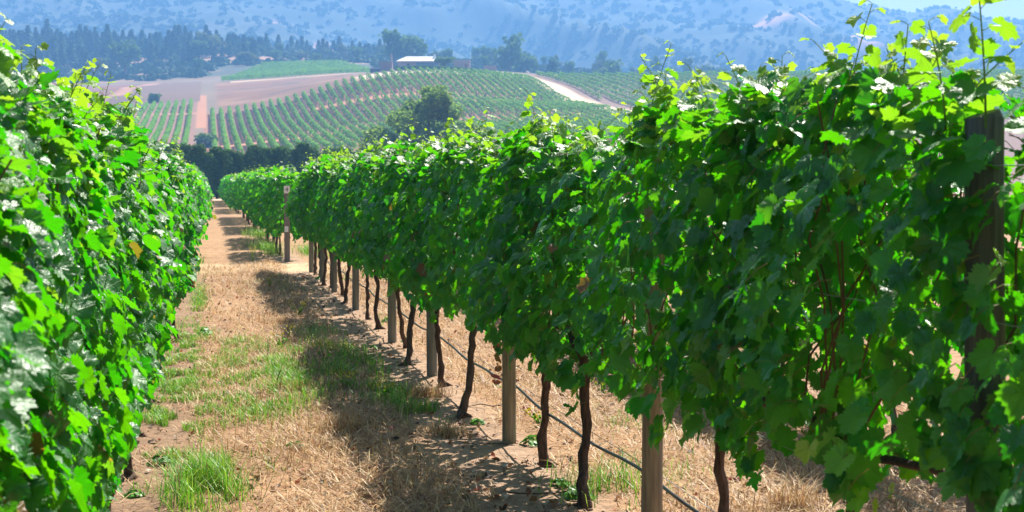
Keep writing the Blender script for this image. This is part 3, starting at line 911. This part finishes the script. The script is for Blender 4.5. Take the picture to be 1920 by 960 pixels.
def canopy(rng, level, n, L=1.9, zb=0.69, zt=1.85, hw=0.30, size=0.049, shoots=15, petioles=0.4, gap=None, low=0.0, flat=1.3):
    """foliage mesh and cane mesh of one vine (row along local y, base at origin)"""
    fol, can = MB(), MB()
    ns_ = int(n * 0.72); nt_ = int(n * 0.15); ni = n - ns_ - nt_
    sd = int(rng.integers(1, 9999))

    def width(y, z):
        t = np.clip((z - zb) / (zt - zb), 0, 1)
        return hw * (0.54 - low * (1 - t) ** 2 - 0.18 * t ** 2 + 0.58 * np.sin(pi * t ** 0.75)) * (1.16 - 0.42 * (2 * y / L) ** 2) * (1 + 0.45 * noise(y * 3.4 + 50, z * 3.4, sd))
    side = rng.choice([-1.0, 1.0], ns_)
    y = rng.uniform(-L / 2, L / 2, ns_)
    bot = zb + 0.17 * noise(y * 3.3 + 9, side * 2.0, sd + 3) + 0.08 * (2 * y / L) ** 2
    z = bot + (zt - 0.16 * (2 * y / L) ** 4 + 0.05 * noise(y * 3 + 5, 0 * y, sd + 11) - bot) * rng.random(ns_)
    x = side * width(y, z) * (1.02 - 0.30 * np.abs(rng.standard_normal(ns_)))
    P = [np.stack([x, y, z], 1)]
    N = [np.stack([side, 0.62 * rng.standard_normal(ns_) - 0.12, 0.55 + 0.55 * np.clip((z - zb) / (zt - zb), 0, 1) ** 2 + 0.5 * rng.standard_normal(ns_)], 1)]
    T = [np.stack([side * 0.45 + 0.35 * rng.standard_normal(ns_), 0.45 * rng.standard_normal(ns_), -np.ones(ns_)], 1)]
    yt = rng.uniform(-L / 2, L / 2, nt_)
    P.append(np.stack([rng.uniform(-1, 1, nt_) * hw * 0.8, yt, zt - 0.16 * (2 * yt / L) ** 4 + 0.09 * noise(yt * 4, 0 * yt, sd + 7) - 0.10 * np.abs(rng.standard_normal(nt_))], 1))
    N.append(np.stack([0.42 * rng.standard_normal(nt_), 0.45 * rng.standard_normal(nt_) - 0.15, np.ones(nt_)], 1))
    T.append(np.stack([rng.standard_normal(nt_), rng.standard_normal(nt_), -0.5 + 0 * yt], 1))
    P.append(np.stack([rng.uniform(-.6, .6, ni) * hw, rng.uniform(-L / 2, L / 2, ni), rng.uniform(zb, zt, ni)], 1))
    N.append(rng.standard_normal((ni, 3)) + np.array([0, 0, .5])); T.append(rng.standard_normal((ni, 3)) + np.array([0, 0, -.8]))
    P = np.concatenate(P); N = np.concatenate(N); T = np.concatenate(T)
    S = size * np.clip(1 + 0.28 * rng.standard_normal(n), 0.45, 1.6)
    tz = np.clip((P[:, 2] - (zt - 0.35)) / 0.35, 0, 1)
    young = np.where(rng.random(n) < 0.05 + 0.30 * tz, rng.uniform(0.15, 0.75, n), 0.015 * rng.random(n))
    S = S * (1 - 0.45 * young)
    if gap is not None:
        ok = ~gap(P) | (rng.random(n) < np.where(P[:, 2] < 1.5, 0.28, 0.13))
        P, N, T, S, young = P[ok], N[ok], T[ok], S[ok], young[ok]; n = len(P)
    wither = np.where((rng.random(n) < 0.012) & (P[:, 2] < zt - 0.4), rng.uniform(0.25, 0.7, n), 0)
    col = np.stack([rng.random(n), young, wither], 1)
    add_leaves(fol, P, N, T, S, col, level, rng, flat)
    if petioles:
        for i_ in np.where(rng.random(n) < petioles)[0]:
            a = P[i_]; inn = np.array([-np.sign(a[0]) * 0.05, rng.uniform(-.03, .03), rng.uniform(.01, .06)])
            g_ = rng.random()
            tube(can, [a, a + inn * .5 + np.array([0, 0, .008]), a + inn], 0.0013, 3, (0.22 + .1 * g_, 0.26 - .12 * g_, 0.05), False)
    # upright shoots with small young leaves at the tips
    for s in range(shoots):
        y0 = rng.uniform(-L / 2, L / 2) * 0.95; x0 = rng.uniform(-.5, .5) * hw
        hh = rng.uniform(0.24, 0.42) if s % 4 == 0 else rng.uniform(0.10, 0.30)
        m = 7; q = np.linspace(0, 1, m)
        lean = rng.uniform(-.16, .16, 2); zz0 = zt - 0.14
        pts = np.stack([x0 + lean[0] * q ** 1.6, y0 + lean[1] * q ** 1.6, zz0 + hh * q], 1)
        if gap is not None and gap(pts).any(): continue
        cg = np.stack([0.12 + 0.2 * q, 0.2 + 0.22 * q, 0.03 + 0.04 * q], 1)
        tube(can, pts, 0.0032 - 0.0018 * q, 5 if level > 1 else 3, cg, False)
        k_ = int(6 + hh * 22) if level >= 2 else 5
        qq = np.linspace(0.12, 1.0, k_); c = np.stack([np.interp(qq, q, pts[:, i]) for i in range(3)], 1)
        ang = np.arange(k_) * 2.5 + rng.random() * 6
        d = np.stack([np.cos(ang), np.sin(ang), 0.25 + 0 * ang], 1)
        ss = size * np.interp(qq, [0, .6, 1], [1.15, 0.95, 0.36]) * rng.uniform(.8, 1.2, k_)
        off = d * (0.02 + ss[:, None] * 0.5)
        if petioles:
            for a, b in zip(c, c + off): tube(can, [a, (a + b) / 2 + np.array([0, 0, .006]), b], 0.0011, 3, (0.28, 0.36, 0.06), False)
        yc = np.clip(np.interp(qq, [0, .5, 1], [0.08, 0.38, 0.9]) + 0.12 * rng.standard_normal(k_), 0, 1)
        add_leaves(fol, c + off, d * 0.5 + np.array([0, 0, 1]) + 0.45 * rng.standard_normal((k_, 3)), d + np.array([0, 0, -.55]) + 0.3 * rng.standard_normal((k_, 3)), ss,
                   np.stack([rng.random(k_), yc, 0 * yc], 1), level, rng)
    # canes inside
    if level >= 1:
        for s in range(9 if level > 1 else 5):
            y0 = rng.uniform(-L / 2, L / 2) * 0.8; q = np.linspace(0, 1, 6)
            pts = np.stack([rng.uniform(-.1, .1) + rng.uniform(-.2, .2) * q + .03 * rng.standard_normal(6), y0 + rng.uniform(-.35, .35) * q + .03 * rng.standard_normal(6), 0.86 + (zt - 0.9) * q], 1)
            if gap is not None and gap(pts).any(): continue
            tube(can, pts, 0.0042 - 0.0015 * q, 5, (0.16, 0.09, 0.04), False)
    return fol, can


def stored(mb, name, m, smooth=False):
    return mb.mesh(name, m, smooth)


rv = np.random.default_rng(52)


def variant(level, n, trunk_h=0.82, **kw):
    f, c = canopy(rv, level, n, **kw)
    return (f.mesh('foliage', M['leaf'], True), c.mesh('canes', M['cane']) if level > 1 else None, make_trunk(rv, trunk_h).mesh('trunk', M['bark'], True))


HI_R = [variant(3, 1420) for _ in range(6)]
MID_R = [variant(2, 1380, shoots=12, petioles=0.15) for _ in range(5)]
HI_L = [variant(3, 2300, shoots=18, L=1.7, zb=0.36, zt=1.83, hw=0.28, low=0.22) for _ in range(4)]
MID_L = [variant(2, 2200, L=1.7, zb=0.36, zt=1.83, hw=0.28, low=0.22, shoots=7, petioles=0.1) for _ in range(4)]
FAR = [variant(1, 900, L=1.9, zb=0.55, zt=1.88, hw=0.38, size=0.066, shoots=4, petioles=0) for _ in range(4)]
FAR2 = [variant(0, 330, L=2.5, zb=0.3, zt=1.85, hw=0.44, size=0.12, shoots=2, petioles=0) for _ in range(3)]


def vine(ms, X, Y, label, group, rz=0.0, sz=1.0, trunk=None):
    r = empty('grapevine', (X, Y, 0.0), rz); r.scale = (1, 1, sz)
    tag(r, label, 'grapevine', group)
    link('foliage', ms[0], r)
    if ms[1] is not None: link('canes', ms[1], r)['kind'] = 'stuff'
    t_ = link('trunk', trunk or ms[2], r)
    if X == XL or -0.9 < X < -0.4 and Y < 28: t_.location.x = 0.11 if rz == 0 else -0.11
    return r


ORD = ['first', 'second', 'third', 'fourth', 'fifth', 'sixth', 'seventh', 'eighth', 'ninth', 'tenth', 'eleventh', 'twelfth', 'thirteenth', 'fourteenth', 'fifteenth', 'sixteenth', 'seventeenth', 'eighteenth', 'nineteenth', 'twentieth']
XR, XL = 1.82, -0.60
POST_Y = [3.2, 5.99, 9.02, 12.28, 15.04, 18.85, 22.1, 24.4, 27.1]
VY = [2.15, 4.05, 5.1, 7.25, 8.15, 10.35, 11.6, 13.3, 14.25, 16.4, 17.6, 19.9, 21.1, 22.9, 23.7, 25.3, 26.3]
# the canopy stands open in front of the first post
gap_a = lambda P: (P[:, 0] < 0.05) & (np.abs(P[:, 1] + 2.15 - 3.2 - 1.78 * P[:, 0]) < 0.085) & (P[:, 2] > 1.15)
gap_b = lambda P: (P[:, 0] < 0.05) & (np.abs(P[:, 1] + 4.05 - 3.2 - 1.78 * P[:, 0]) < 0.085) & (P[:, 2] > 1.15)
for j, Y in enumerate(VY):
    k = sum(p < Y for p in POST_Y)
    inpair = [v for v in VY if (POST_Y[k - 1] if k else 0) < v < (POST_Y[k] if k < len(POST_Y) else 99)].index(Y)
    if j == 0: lab = 'vine cut by the picture edge before the first weathered post of the shaded row'
    else: lab = '%s vine past the %s post from the camera in the row with bare trunks' % (['first', 'second', 'third'][inpair], ORD[k - 1])
    if j == 0: ms = variant(3, 1550, gap=gap_a, shoots=22, zb=0.76)
    elif j == 1: ms = variant(3, 1550, gap=gap_b, shoots=22, zb=0.76)
    elif j == 2: ms = variant(3, 1400, shoots=18, zb=0.77)
    else: ms = HI_R[j % 6] if Y < 12 else MID_R[j % 5]
    lean = {5.1: (0, .12), 7.25: (0, -.1), 8.15: (-.06, -.14), 10.35: (-.14, -.22), 11.6: (-.03, -.12), 13.3: (-.1, -.25), 14.25: (-.07, -.2)}.get(Y)
    tr = make_trunk(rv, 0.84, lean=lean).mesh('trunk', M['bark'], True)
    vine(ms, XR + rv.uniform(-.03, .03), Y, lab, 'vines of the row with bare trunks', 0.0 if (j % 2 or j < 2) else pi, 1.02 if j < 2 else ((1.02 if j == 2 else 0.96) if j < 4 else rv.uniform(.98, 1.03) if Y < 12 else rv.uniform(.97, 1.03)), tr)
LY = [2.72] + list(np.arange(3.95, 27.5, 1.47))
for j, Y in enumerate(LY):
    ms = HI_L[j % 4] if Y < 9.5 else MID_L[j % 4]
    dx = 0.13 if abs(Y - 15.71) < 0.6 else rv.uniform(-.04, .03)
    lab = '%s vine along the sunlit row whose leaves hang almost to the ground' % ORD[j]
    if abs(Y - 15.71) < 0.6: lab = 'vine bulging out over the path halfway along the sunlit row'
    vine(ms, XL + dx, Y, lab, 'vines of the sunlit row', 0.0 if j % 2 else pi, 0.93 if j == 0 else (rv.uniform(0.98, 1.03) if j < 4 else rv.uniform(.99, 1.07)))
for j, Y in enumerate(np.arange(8.5, 28, 1.45)):
    vine(MID_R[j % 5], 4.12, Y, 'vine in the next row behind, seen beneath the leaves between the bare trunks', 'vines of the next row behind', 0.0 if j % 2 else pi, rv.uniform(.97, 1.04))
for X, lab, grp in ((1.62, 'vine in the block past the numbered end post, along the path', 'vines past the numbered end post'),
                    (-0.52, 'vine past the cross track, continuing the sunlit row', 'vines continuing the sunlit row past the cross track'),
                    (4.05, 'vine in the second row past the cross track, behind the numbered end post', 'second row of vines past the cross track')):
    for j, Y in enumerate(np.arange(31.6, 72, 1.5)):
        if X > 0 and j in (3, 9, 10, 17): continue
        if X > 3 and Y > 60: break
        vine(FAR[j % 4], X + rv.uniform(-.06, .06), Y, lab, grp, 0.0 if j % 2 else pi, rv.uniform(.95, 1.06))
for X, lab, grp in ((1.58, 'small distant vine in the last block before the windbreak, beside the path', 'distant vines before the windbreak'),
                    (-0.5, 'small distant vine of the last block that continues the sunlit row', 'distant vines of the sunlit side')):
    for j, Y in enumerate(np.arange(79, 136, 2.1)):
        if j in (8, 9): continue
        vine(FAR2[j % 3], X + rv.uniform(-.08, .08), Y, lab, grp, 0.0 if j % 2 else pi, rv.uniform(.95, 1.08))


# ------------------------------------------------------------------ posts, wires, hose
def make_post(h, r, col, rng, lean=(0, 0)):
    mb = MB(); n = 14; t = np.linspace(0, 1, n)
    p = np.stack([lean[0] * t, lean[1] * t, -0.15 + (h + 0.15) * t], 1)
    rad = r * (1.06 - 0.1 * t); rad[-1] *= 0.86
    p[-2, 2] = p[-1, 2] - 0.012
    w = rng.uniform(.85, 1.1)
    tube(mb, p, rad, 20, np.array(col) * w, True, 0, 0.025, rng)
    return mb


TAN = (0.33, 0.265, 0.185); GREY = (0.25, 0.245, 0.225); DARK = (0.15, 0.143, 0.135)
plabels = ['dark weathered grey post showing its sawn top between the leaves of the shaded row', 'pale round post at the bottom edge of the picture, half under the leaves',
           'sunlit tan post beside the withered red leaves', 'grey round post standing just past two bowed trunks', 'thick grey post behind a pair of slanting trunks',
           'small grey post sixth in line along the shaded row', 'thin grey post seventh in line along the shaded row', 'thin dark post eighth in line, close to the row end', 'last small post at the far end of the shaded row']
for j, Y in enumerate(POST_Y):
    col = DARK if j == 0 else (TAN if j in (1, 2) else GREY)
    mb = make_post(1.78, 0.043 if j else 0.046, col, rv, (-0.05, 0) if j == 0 else (rv.uniform(-.015, .015), 0))
    o = mb.build('vineyard_post', M['wood'], smooth=False)
    o.data.polygons.foreach_set('use_smooth', np.array([len(p.vertices) == 4 for p in o.data.polygons]))
    o.location = (XR + (0.0 if j else 0.0), Y, 0)
    tag(o, plabels[j], 'post', 'posts of the shaded row')
o = make_post(1.80, 0.024, (0.5, 0.52, 0.55), rv).build('vineyard_post', M['wood']); o.location = (-0.47, 3.85, 0)
tag(o, 'pale post almost hidden by leaves at the start of the sunlit row', 'post')
for j, Y in enumerate(np.arange(9.4, 27, 3.0)):
    o = make_post(1.78, 0.043, GREY, rv).build('vineyard_post', M['wood']); o.location = (4.12, Y, 0)
    tag(o, 'grey post in the next row behind, seen under the leaves', 'post', 'posts of the next row behind')

ep = empty('end_post', (1.577, 30.75, 0))
tag(ep, 'weathered square end post with a white painted top and a small white tag', 'post')
mb = MB(); box(mb, (-0.055, -0.055, -0.2), (0.055, 0.055, 1.40), (0.21, 0.185, 0.16)); mb.build('shaft', M['wood'], ep)
mb = MB(); box(mb, (-0.058, -0.058, 1.40), (0.058, 0.058, 1.55), (0.78, 0.74, 0.76)); pt = mb.build('painted_top', M['paint'], ep)
mb = MB()
for lo, hi in (((-0.028, -0.0615, 1.462), (0.026, -0.0585, 1.474)), ((0.006, -0.062, 1.435), (0.018, -0.0585, 1.52))):
    box(mb, lo, hi, (0.06, 0.06, 0.07))
mb.add([(-0.028, -0.0612, 1.474), (-0.014, -0.0612, 1.474), (0.018, -0.0612, 1.52), (0.006, -0.0612, 1.52)], np.array([(0, 1, 2, 3)]), (0.06, 0.06, 0.07))
mb.build('number', M['paint'], pt)
mb = MB(); box(mb, (-0.05, -0.066, 0.615), (0.022, -0.0555, 0.725), (0.82, 0.82, 0.84)); tg = mb.build('tag', M['paint'], ep)
mb = MB()
for z_ in (0.70, 0.675, 0.65): box(mb, (-0.036, -0.0675, z_ - 0.006), (0.008, -0.0662, z_ + 0.003), (0.35, 0.4, 0.5))
mb.build('printed_lines', M['paint'], tg)

Yh = np.arange(1.5, 28, 0.25)


def sag(y, d): return -d * np.abs(np.sin((y - 0.2) / 3.02 * pi))


mb = MB(); tube(mb, np.stack([XR + 0.075 + 0.006 * np.sin(Yh * 2.1), Yh, 0.33 + sag(Yh, 0.03) + 0.006 * np.sin(Yh * 5)], 1), 0.008, 8, (0.022, 0.023, 0.026))
tag(mb.build('drip_hose', M['hose'], smooth=True), 'black drip irrigation hose strung low along the bare trunks', 'hose')
for z_, lab in ((0.375, 'thin wire just above the drip hose'), (0.80, 'lowest fruiting wire at the bottom of the leaves in the shaded row'), (1.30, 'middle trellis wire running inside the shaded row'), (1.66, 'upper trellis wire stapled near the top of the first post')):
    mb = MB(); tube(mb, np.stack([np.full(len(Yh), XR - (0.052 if z_ > .5 else -0.06)), Yh, z_ + sag(Yh, .01)], 1), 0.0016, 5, (0.32, 0.33, 0.34))
    tag(mb.build('trellis_wire', M['wire'], smooth=True), lab, 'wire', 'wires of the shaded row')

# ------------------------------------------------------------------ ground cover
rg = np.random.default_rng(63)


def blades(mb, B, ln, wd, lean, cols, rng, bend=0.6):
    """curved grass blades: bases B (n,3)"""
    n = len(B)
    a = rng.random(n) * 2 * pi
    h = np.stack([np.cos(a), np.sin(a), 0 * a], 1); s = np.stack([-np.sin(a), np.cos(a), 0 * a], 1)
    up = np.array([0, 0, 1.0])
    l = lean[:, None]
    d1 = unit(h * l + up * (1 - 0.5 * l)); d2 = unit(h * (l + bend) + up * (1 - l) * 0.8)
    m1 = B + d1 * ln[:, None] * 0.55; tip = m1 + d2 * ln[:, None] * 0.45
    w = wd[:, None] * s * 0.5
    V = np.stack([B - w, B + w, m1 + w * .8, m1 - w * .8, tip], 1)
    i = np.arange(n)[:, None] * 5
    mb.add(V.reshape(-1, 3), [i + np.array([[0, 1, 2, 3]]), i + np.array([[3, 2, 4]])], np.repeat(cols, 5, 0))


def pick(n, rng, pal, jit=0.15):
    pal = np.array(pal); c = pal[rng.integers(0, len(pal), n)]
    return c * (1 + jit * rng.standard_normal((n, 1))).clip(.5, 1.6)


STRAW = [(0.56, 0.36, 0.17), (0.46, 0.27, 0.11), (0.68, 0.50, 0.27), (0.36, 0.19, 0.08), (0.22, 0.115, 0.055), (0.46, 0.33, 0.14)]
GREEN = [(0.10, 0.32, 0.012), (0.18, 0.46, 0.02), (0.28, 0.52, 0.035), (0.06, 0.22, 0.008), (0.32, 0.48, 0.06)]
mb = MB(); n = 150000
Y = 6.2 + 24 * rg.random(n) ** 1.7; X = rg.uniform(-0.6, 5.6, n)
w = 0.55 + 0.75 * fbm(X * 1.3, Y * 0.9, 5, 3) + 0.5 * np.exp(-((X - 0.95) / 0.5) ** 2) + np.where(X > 2.1, 0.3, 0) - 1.0 * np.exp(-((X - 1.62) / 0.26) ** 2) - 0.5 * (X < -.1)
ok = rg.random(n) < np.clip(w, 0.03, 1); X, Y = X[ok], Y[ok]; n = len(X)
st = rg.random(n) < np.clip(0.15 + 0.3 * fbm(X * 2, Y * 2, 15, 2), 0.03, .6)      # standing stalks, else lying straw
lean = np.where(st, rg.uniform(0.1, 0.7, n), rg.uniform(0.9, 1.25, n))
blades(mb, np.stack([X, Y, height(X, Y) + rg.uniform(0, .018, n)], 1), np.where(st, rg.uniform(.04, .13, n), rg.uniform(.05, .20, n)), rg.uniform(.002, .0052, n) * (1 + Y / 30), lean, pick(n, rg, STRAW), rg, 0.35)
tag(mb.build('dry_grass', M['straw']), 'cut straw and dry grass strewn over the path', 'dry grass', kind='stuff')

mb = MB()
# (pixel of the patch centre, half size in metres across and along, blades, blade height)
for px, py, rx, ry, n, hh in [(385, 925, .17, .5, 2600, .22), (400, 880, .2, .3, 900, .16), (560, 735, .34, .9, 2600, .13), (490, 770, .25, .6, 1300, .11), (660, 690, .3, 1.2, 2600, .13), (720, 745, .22, .7, 1100, .12), (790, 780, .16, .5, 900, .13),
                              (610, 640, .3, 1.2, 900, .11), (335, 700, .22, 1.8, 6200, .075), (315, 790, .2, 1.2, 5600, .075), (350, 640, .18, 2, 3200, .07), (520, 690, .3, 1.2, 2600, .12), (440, 650, .3, 1.2, 1800, .08), (300, 850, .2, .8, 2400, .07), (400, 770, .22, .7, 1800, .09), (375, 560, .12, 2.5, 1500, .09), (470, 690, .3, .9, 1500, .1), (420, 710, .3, 1.0, 1400, .08), (380, 625, .12, .6, 500, .05), (455, 860, .3, .5, 500, .07), (270, 880, .12, .5, 700, .05),
                              (500, 470, .35, 2.6, 1600, .28), (480, 440, .35, 4, 1500, .26), (585, 475, .3, 2.5, 900, .24), (360, 500, .2, 4, 900, .12), (1130, 930, .2, .4, 420, .16), (1200, 900, .3, .4, 300, .15), (1160, 640, .4, 1.2, 500, .1), (1180, 790, .3, .6, 300, .09), (880, 560, .6, 3, 700, .1), (640, 520, .15, 1.5, 400, .06), (720, 600, .12, .8, 250, .05), (520, 540, .5, 2, 600, .07), (1000, 620, .5, 2, 500, .1)]:
    c = on_ground(px, py)
    q = rg.standard_normal((n, 2)) * 0.55
    X = c[0] + q[:, 0] * rx; Y = c[1] + q[:, 1] * ry
    keep = noise(X * 5 + 3, Y * 4, 71) + 0.5 * noise(X * 13, Y * 9, 73) > -0.15
    X, Y = X[keep], Y[keep]; n = len(X)
    dry = rg.random(n) < 0.08
    cols = np.where(dry[:, None], pick(n, rg, STRAW), pick(n, rg, GREEN))
    blades(mb, np.stack([X, Y, height(X, Y) - .003], 1), hh * rg.uniform(.45, 1.25, n), rg.uniform(.0022, .0048, n) * (1 + c[1] / 30), rg.uniform(.05, .6, n), cols, rg, 0.55)
tag(mb.build('green_grass', M['grass']), 'patches of fresh green grass growing through the straw', 'grass', kind='stuff')

mb = MB(); n = 3600
Y = 6.5 + 20 * rg.random(n) ** 1.5; X = np.where(rg.random(n) < .5, rg.uniform(-.55, 1.7, n), rg.uniform(1.3, 4, n))
add_leaves(mb, np.stack([X, Y, height(X, Y) + .015], 1), np.stack([.5 * rg.standard_normal(n), .5 * rg.standard_normal(n), np.ones(n)], 1), rg.standard_normal((n, 3)), rg.uniform(.008, .034, n) * rg.uniform(.6, 1, n), pick(n, rg, [(.28, .14, .06), (.16, .08, .04), (.40, .26, .13), (.34, .10, .05), (.07, .045, .03), (.5, .42, .33)]), 1, rg, 2.2)
tag(mb.build('leaf_litter', M['litter']), 'small curled dead leaves scattered among the straw', 'leaf litter', kind='stuff')


# weeds one can count
def weed_flower(X, Y, h, label, ns_=7, group=None, spread=.12):
    r = empty('flowering_weed', (X, Y, float(height(X, Y)[0])))
    st, fl, lf = MB(), MB(), MB()
    for k in range(ns_):
        a = rg.random() * 6.3; l = h * rg.uniform(.6, 1.1); e = np.array([math.cos(a), math.sin(a), 0]) * spread * rg.uniform(.2, 1)
        p = np.array([[0, 0, 0], e * .5 + (0, 0, l * .5), e + (0, 0, l)])
        tube(st, p, [.003, .0022, .0014], 4, (.16, .26, .05), False)
        for q in range(4):
            c = p[2] - (p[2] - p[1]) * q * .12 + rg.uniform(-.012, .012, 3)
            nn = 5; P = np.tile(c, (nn, 1)); d = unit(rg.standard_normal((nn, 3)) + np.array([0, 0, .8]))
            clump_quads(fl, P + d * .005, .007, rg, d, .2)
        m = 5; tt = rg.uniform(.1, .7, m); c = np.stack([np.interp(tt, [0, .5, 1], p[:, i_]) for i_ in range(3)], 1)
        add_leaves(lf, c, rg.standard_normal((m, 3)) + np.array([0, 0, 1]), rg.standard_normal((m, 3)), rg.uniform(.01, .025, m), pick(m, rg, GREEN), 0, rg)
    fl.c = [np.tile(np.array((.75, .62, .02)), (len(c), 1)) for c in fl.c]
    st.build('stems', M['grass'], r); fl.build('flowers', M['grass'], r); lf.build('leaves', M['grass'], r)
    tag(r, label, 'weed', group)


G_ = 'yellow flowering weeds'
for px, py, h, lab in [(560, 596, .2, 'yellow flowered weed in the shadow on the far part of the path'), (530, 660, .22, 'tall thin yellow flowered weed on the straw mound'), (610, 690, .17, 'yellow flowered weed at the edge of the green patch in shade'),
                       (655, 735, .15, 'small yellow flowered weed inside the green grass patch'), (720, 750, .12, 'small yellow flowered weed by the shadow edge'), (475, 497, .34, 'bushy yellow flowered weed beside the cross track'), (505, 545, .2, 'yellow flowered weed just before the cross track'),
                       (500, 450, .4, 'tall yellow flowered weed at the foot of the vines past the end post'), (1015, 800, .1, 'tiny yellow flowered weed between the tan post and the bowed trunk'), (1130, 740, .14, 'yellow flowered weed on the sunlit ground beyond the trunks')]:
    c = on_ground(px, py); weed_flower(c[0], c[1], h, lab, 6, G_, .13)


def broad_weed(X, Y, s, label):
    mb = MB(); n = int(16 + s * 40); a = rg.random(n) * 6.3; rr_ = s * rg.random(n) ** .6
    P = np.stack([rr_ * np.cos(a) * .5, rr_ * np.sin(a) * .5, s * .5 * (1.1 - rr_ / s) * rg.uniform(.3, 1, n) + .01], 1)
    d = np.stack([np.cos(a), np.sin(a), 0 * a], 1)
    add_leaves(mb, P, d * .5 + np.array([0, 0, 1]), d + np.array([0, 0, .15]), s * rg.uniform(.16, .34, n), pick(n, rg, [(.10, .30, .02), (.14, .36, .03), (.07, .22, .02)]), 1, rg, 1.0)
    # narrow the leaves: weeds have strap leaves
    r = empty('leafy_weed', (X, Y, float(height(X, Y)[0]))); mb.build('leaves', M['grass'], r)
    st = MB(); tube(st, [(0, 0, -.01), (0, 0, s * .4)], [.004, .002], 5, (.14, .25, .05), False); st.build('stem', M['grass'], r)
    tag(r, label, 'weed', 'low leafy weeds')


for px, py, s, lab in [(1000, 835, .14, 'bright green leafy weed between the tan post and the bowed trunk'), (1085, 935, .16, 'bright green leafy weed in front of the straight dark trunk'), (895, 795, .09, 'small green weed beside the curved trunk foot'),
                       (930, 725, .07, 'tiny green weed near the hose by the tan post'), (725, 603, .1, 'green weed at the foot of the slanting trunks'), (600, 525, .16, 'green weed clump at the far end of the shaded row'), (700, 655, .07, 'tiny weed on the bare soil strip'), (385, 627, .16, 'green weed at the edge of the sunlit row'),
                       (1050, 915, .1, 'small weed left of the straight dark trunk'), (760, 640, .08, 'small weed behind the slanting trunks'), (555, 845, .1, 'low weed in the straw in front of the mound'), (300, 870, .13, 'broad leaved weed under the sunlit row'), (250, 930, .1, 'low weed by the trunk foot under the sunlit row')]:
    c = on_ground(px, py); broad_weed(c[0], c[1], s, lab.replace('left of', 'beside'))

# tufts of dry grass that stand out
for px, py, n, h, s, lab in [(1490, 960, 260, .24, .12, 'bleached tuft of dry stalks beneath the leaves near the picture bottom'), (1400, 980, 260, .18, .2, 'dry yellow grass tuft beside the leaning trunk'), (800, 745, 420, .15, .16, 'grey green dry tuft at the edge of the shadow'), (835, 815, 350, .13, .16, 'straw tuft beside the shadow line of the hose'),
                            (640, 815, 700, .12, .25, 'dark straw heap in the middle of the path'), (520, 610, 300, .12, .25, 'dry grass hump with red tinted stalks'), (590, 850, 500, .1, .3, 'pale straw heap in front of the dark one')]:
    c = on_ground(px, py); mb = MB()
    q = rg.standard_normal((n, 2)) * s * .5
    blades(mb, np.stack([q[:, 0], q[:, 1], 0 * q[:, 0]], 1), h * rg.uniform(.5, 1.2, n), rg.uniform(.002, .005, n), rg.uniform(.1, .9, n), pick(n, rg, STRAW), rg, .5)
    o = mb.build('grass_tuft', M['straw']); o.location = (c[0], c[1], float(height(c[0], c[1])[0]))
    tag(o, lab, 'grass tuft', 'dry grass tufts')

c = on_ground(518, 735); mb = MB()
tube(mb, [(0, 0, -.03), (.01, 0, .1), (.035, 0, .17)], [.006, .005, .004], 6, (.03, .024, .02))
o = mb.build('stick', M['bark']); o.location = c; tag(o, 'thin dark stick standing upright in the green grass', 'stick')
for px, py, l, a, lab in [(880, 765, .5, 2.9, 'thin bent twig on the bare soil by the curved trunk'), (1040, 928, .5, .1, 'long grey twig lying in front of the straight trunk'), (620, 890, .4, .7, 'grey twig lying on the straw in the shadow'), (915, 838, .35, 3.0, 'short dark twig at the foot of the tan post')]:
    c = on_ground(px, py); mb = MB(); q = np.linspace(0, 1, 7)
    pts = np.stack([(q - .5) * l * math.cos(a), (q - .5) * l * math.sin(a), .012 + .012 * rg.standard_normal(7)], 1); pts[:, :2] += .012 * rg.standard_normal((7, 2))
    tube(mb, pts, .005 - .003 * q, 5, (.16, .11, .08)); o = mb.build('twig', M['bark']); o.location = c
    tag(o, lab, 'twig', 'twigs on the ground')

# withered red leaves hanging by the tan post, and red leaves on the ground
rl = empty('withered_shoot', (XR + .02, 9.22, 0)); mb = MB(); n = 16
P = np.stack([rg.uniform(-.07, .05, n), rg.uniform(-.05, .05, n), rg.uniform(.36, .82, n)], 1)
add_leaves(mb, P, rg.standard_normal((n, 3)), np.array([0, 0, -1]) + .4 * rg.standard_normal((n, 3)), rg.uniform(.025, .045, n), np.stack([rg.random(n), 0 * P[:, 0], rg.uniform(.6, 1, n)], 1), 2, rg, 2.0)
mb.build('leaves', M['leaf'], rl)
mb = MB(); tube(mb, [(0, 0, .86), (-.02, .01, .6), (-.01, 0, .36)], .003, 5, (.2, .08, .05)); mb.build('stem', M['cane'], rl)
tag(rl, 'withered dark red shoot hanging beside the sunlit tan post', 'dry shoot')
for px, py, s, lab in [(985, 772, .045, 'bright red fallen leaf near the bowed trunk'), (1375, 905, .06, 'red leaf beside the leaning trunk near the picture bottom'), (735, 820, .03, 'dark red fallen leaf on the shaded straw'), (665, 872, .03, 'dark red fallen leaf further down the shaded straw')]:
    c = on_ground(px, py); mb = MB()
    add_leaves(mb, np.array([[0, 0, .02]]), np.array([[-.2, -.5, 1.0]]), np.array([[.6, -.4, .1]]), np.array([s]), np.array([[.5, 0, 1.0]]), 3, rg, 1.6)
    o = mb.build('fallen_leaf', M['leaf'], smooth=True); o.location = (c[0], c[1], float(height(c[0], c[1])[0])); tag(o, lab, 'fallen leaf', 'red fallen leaves')
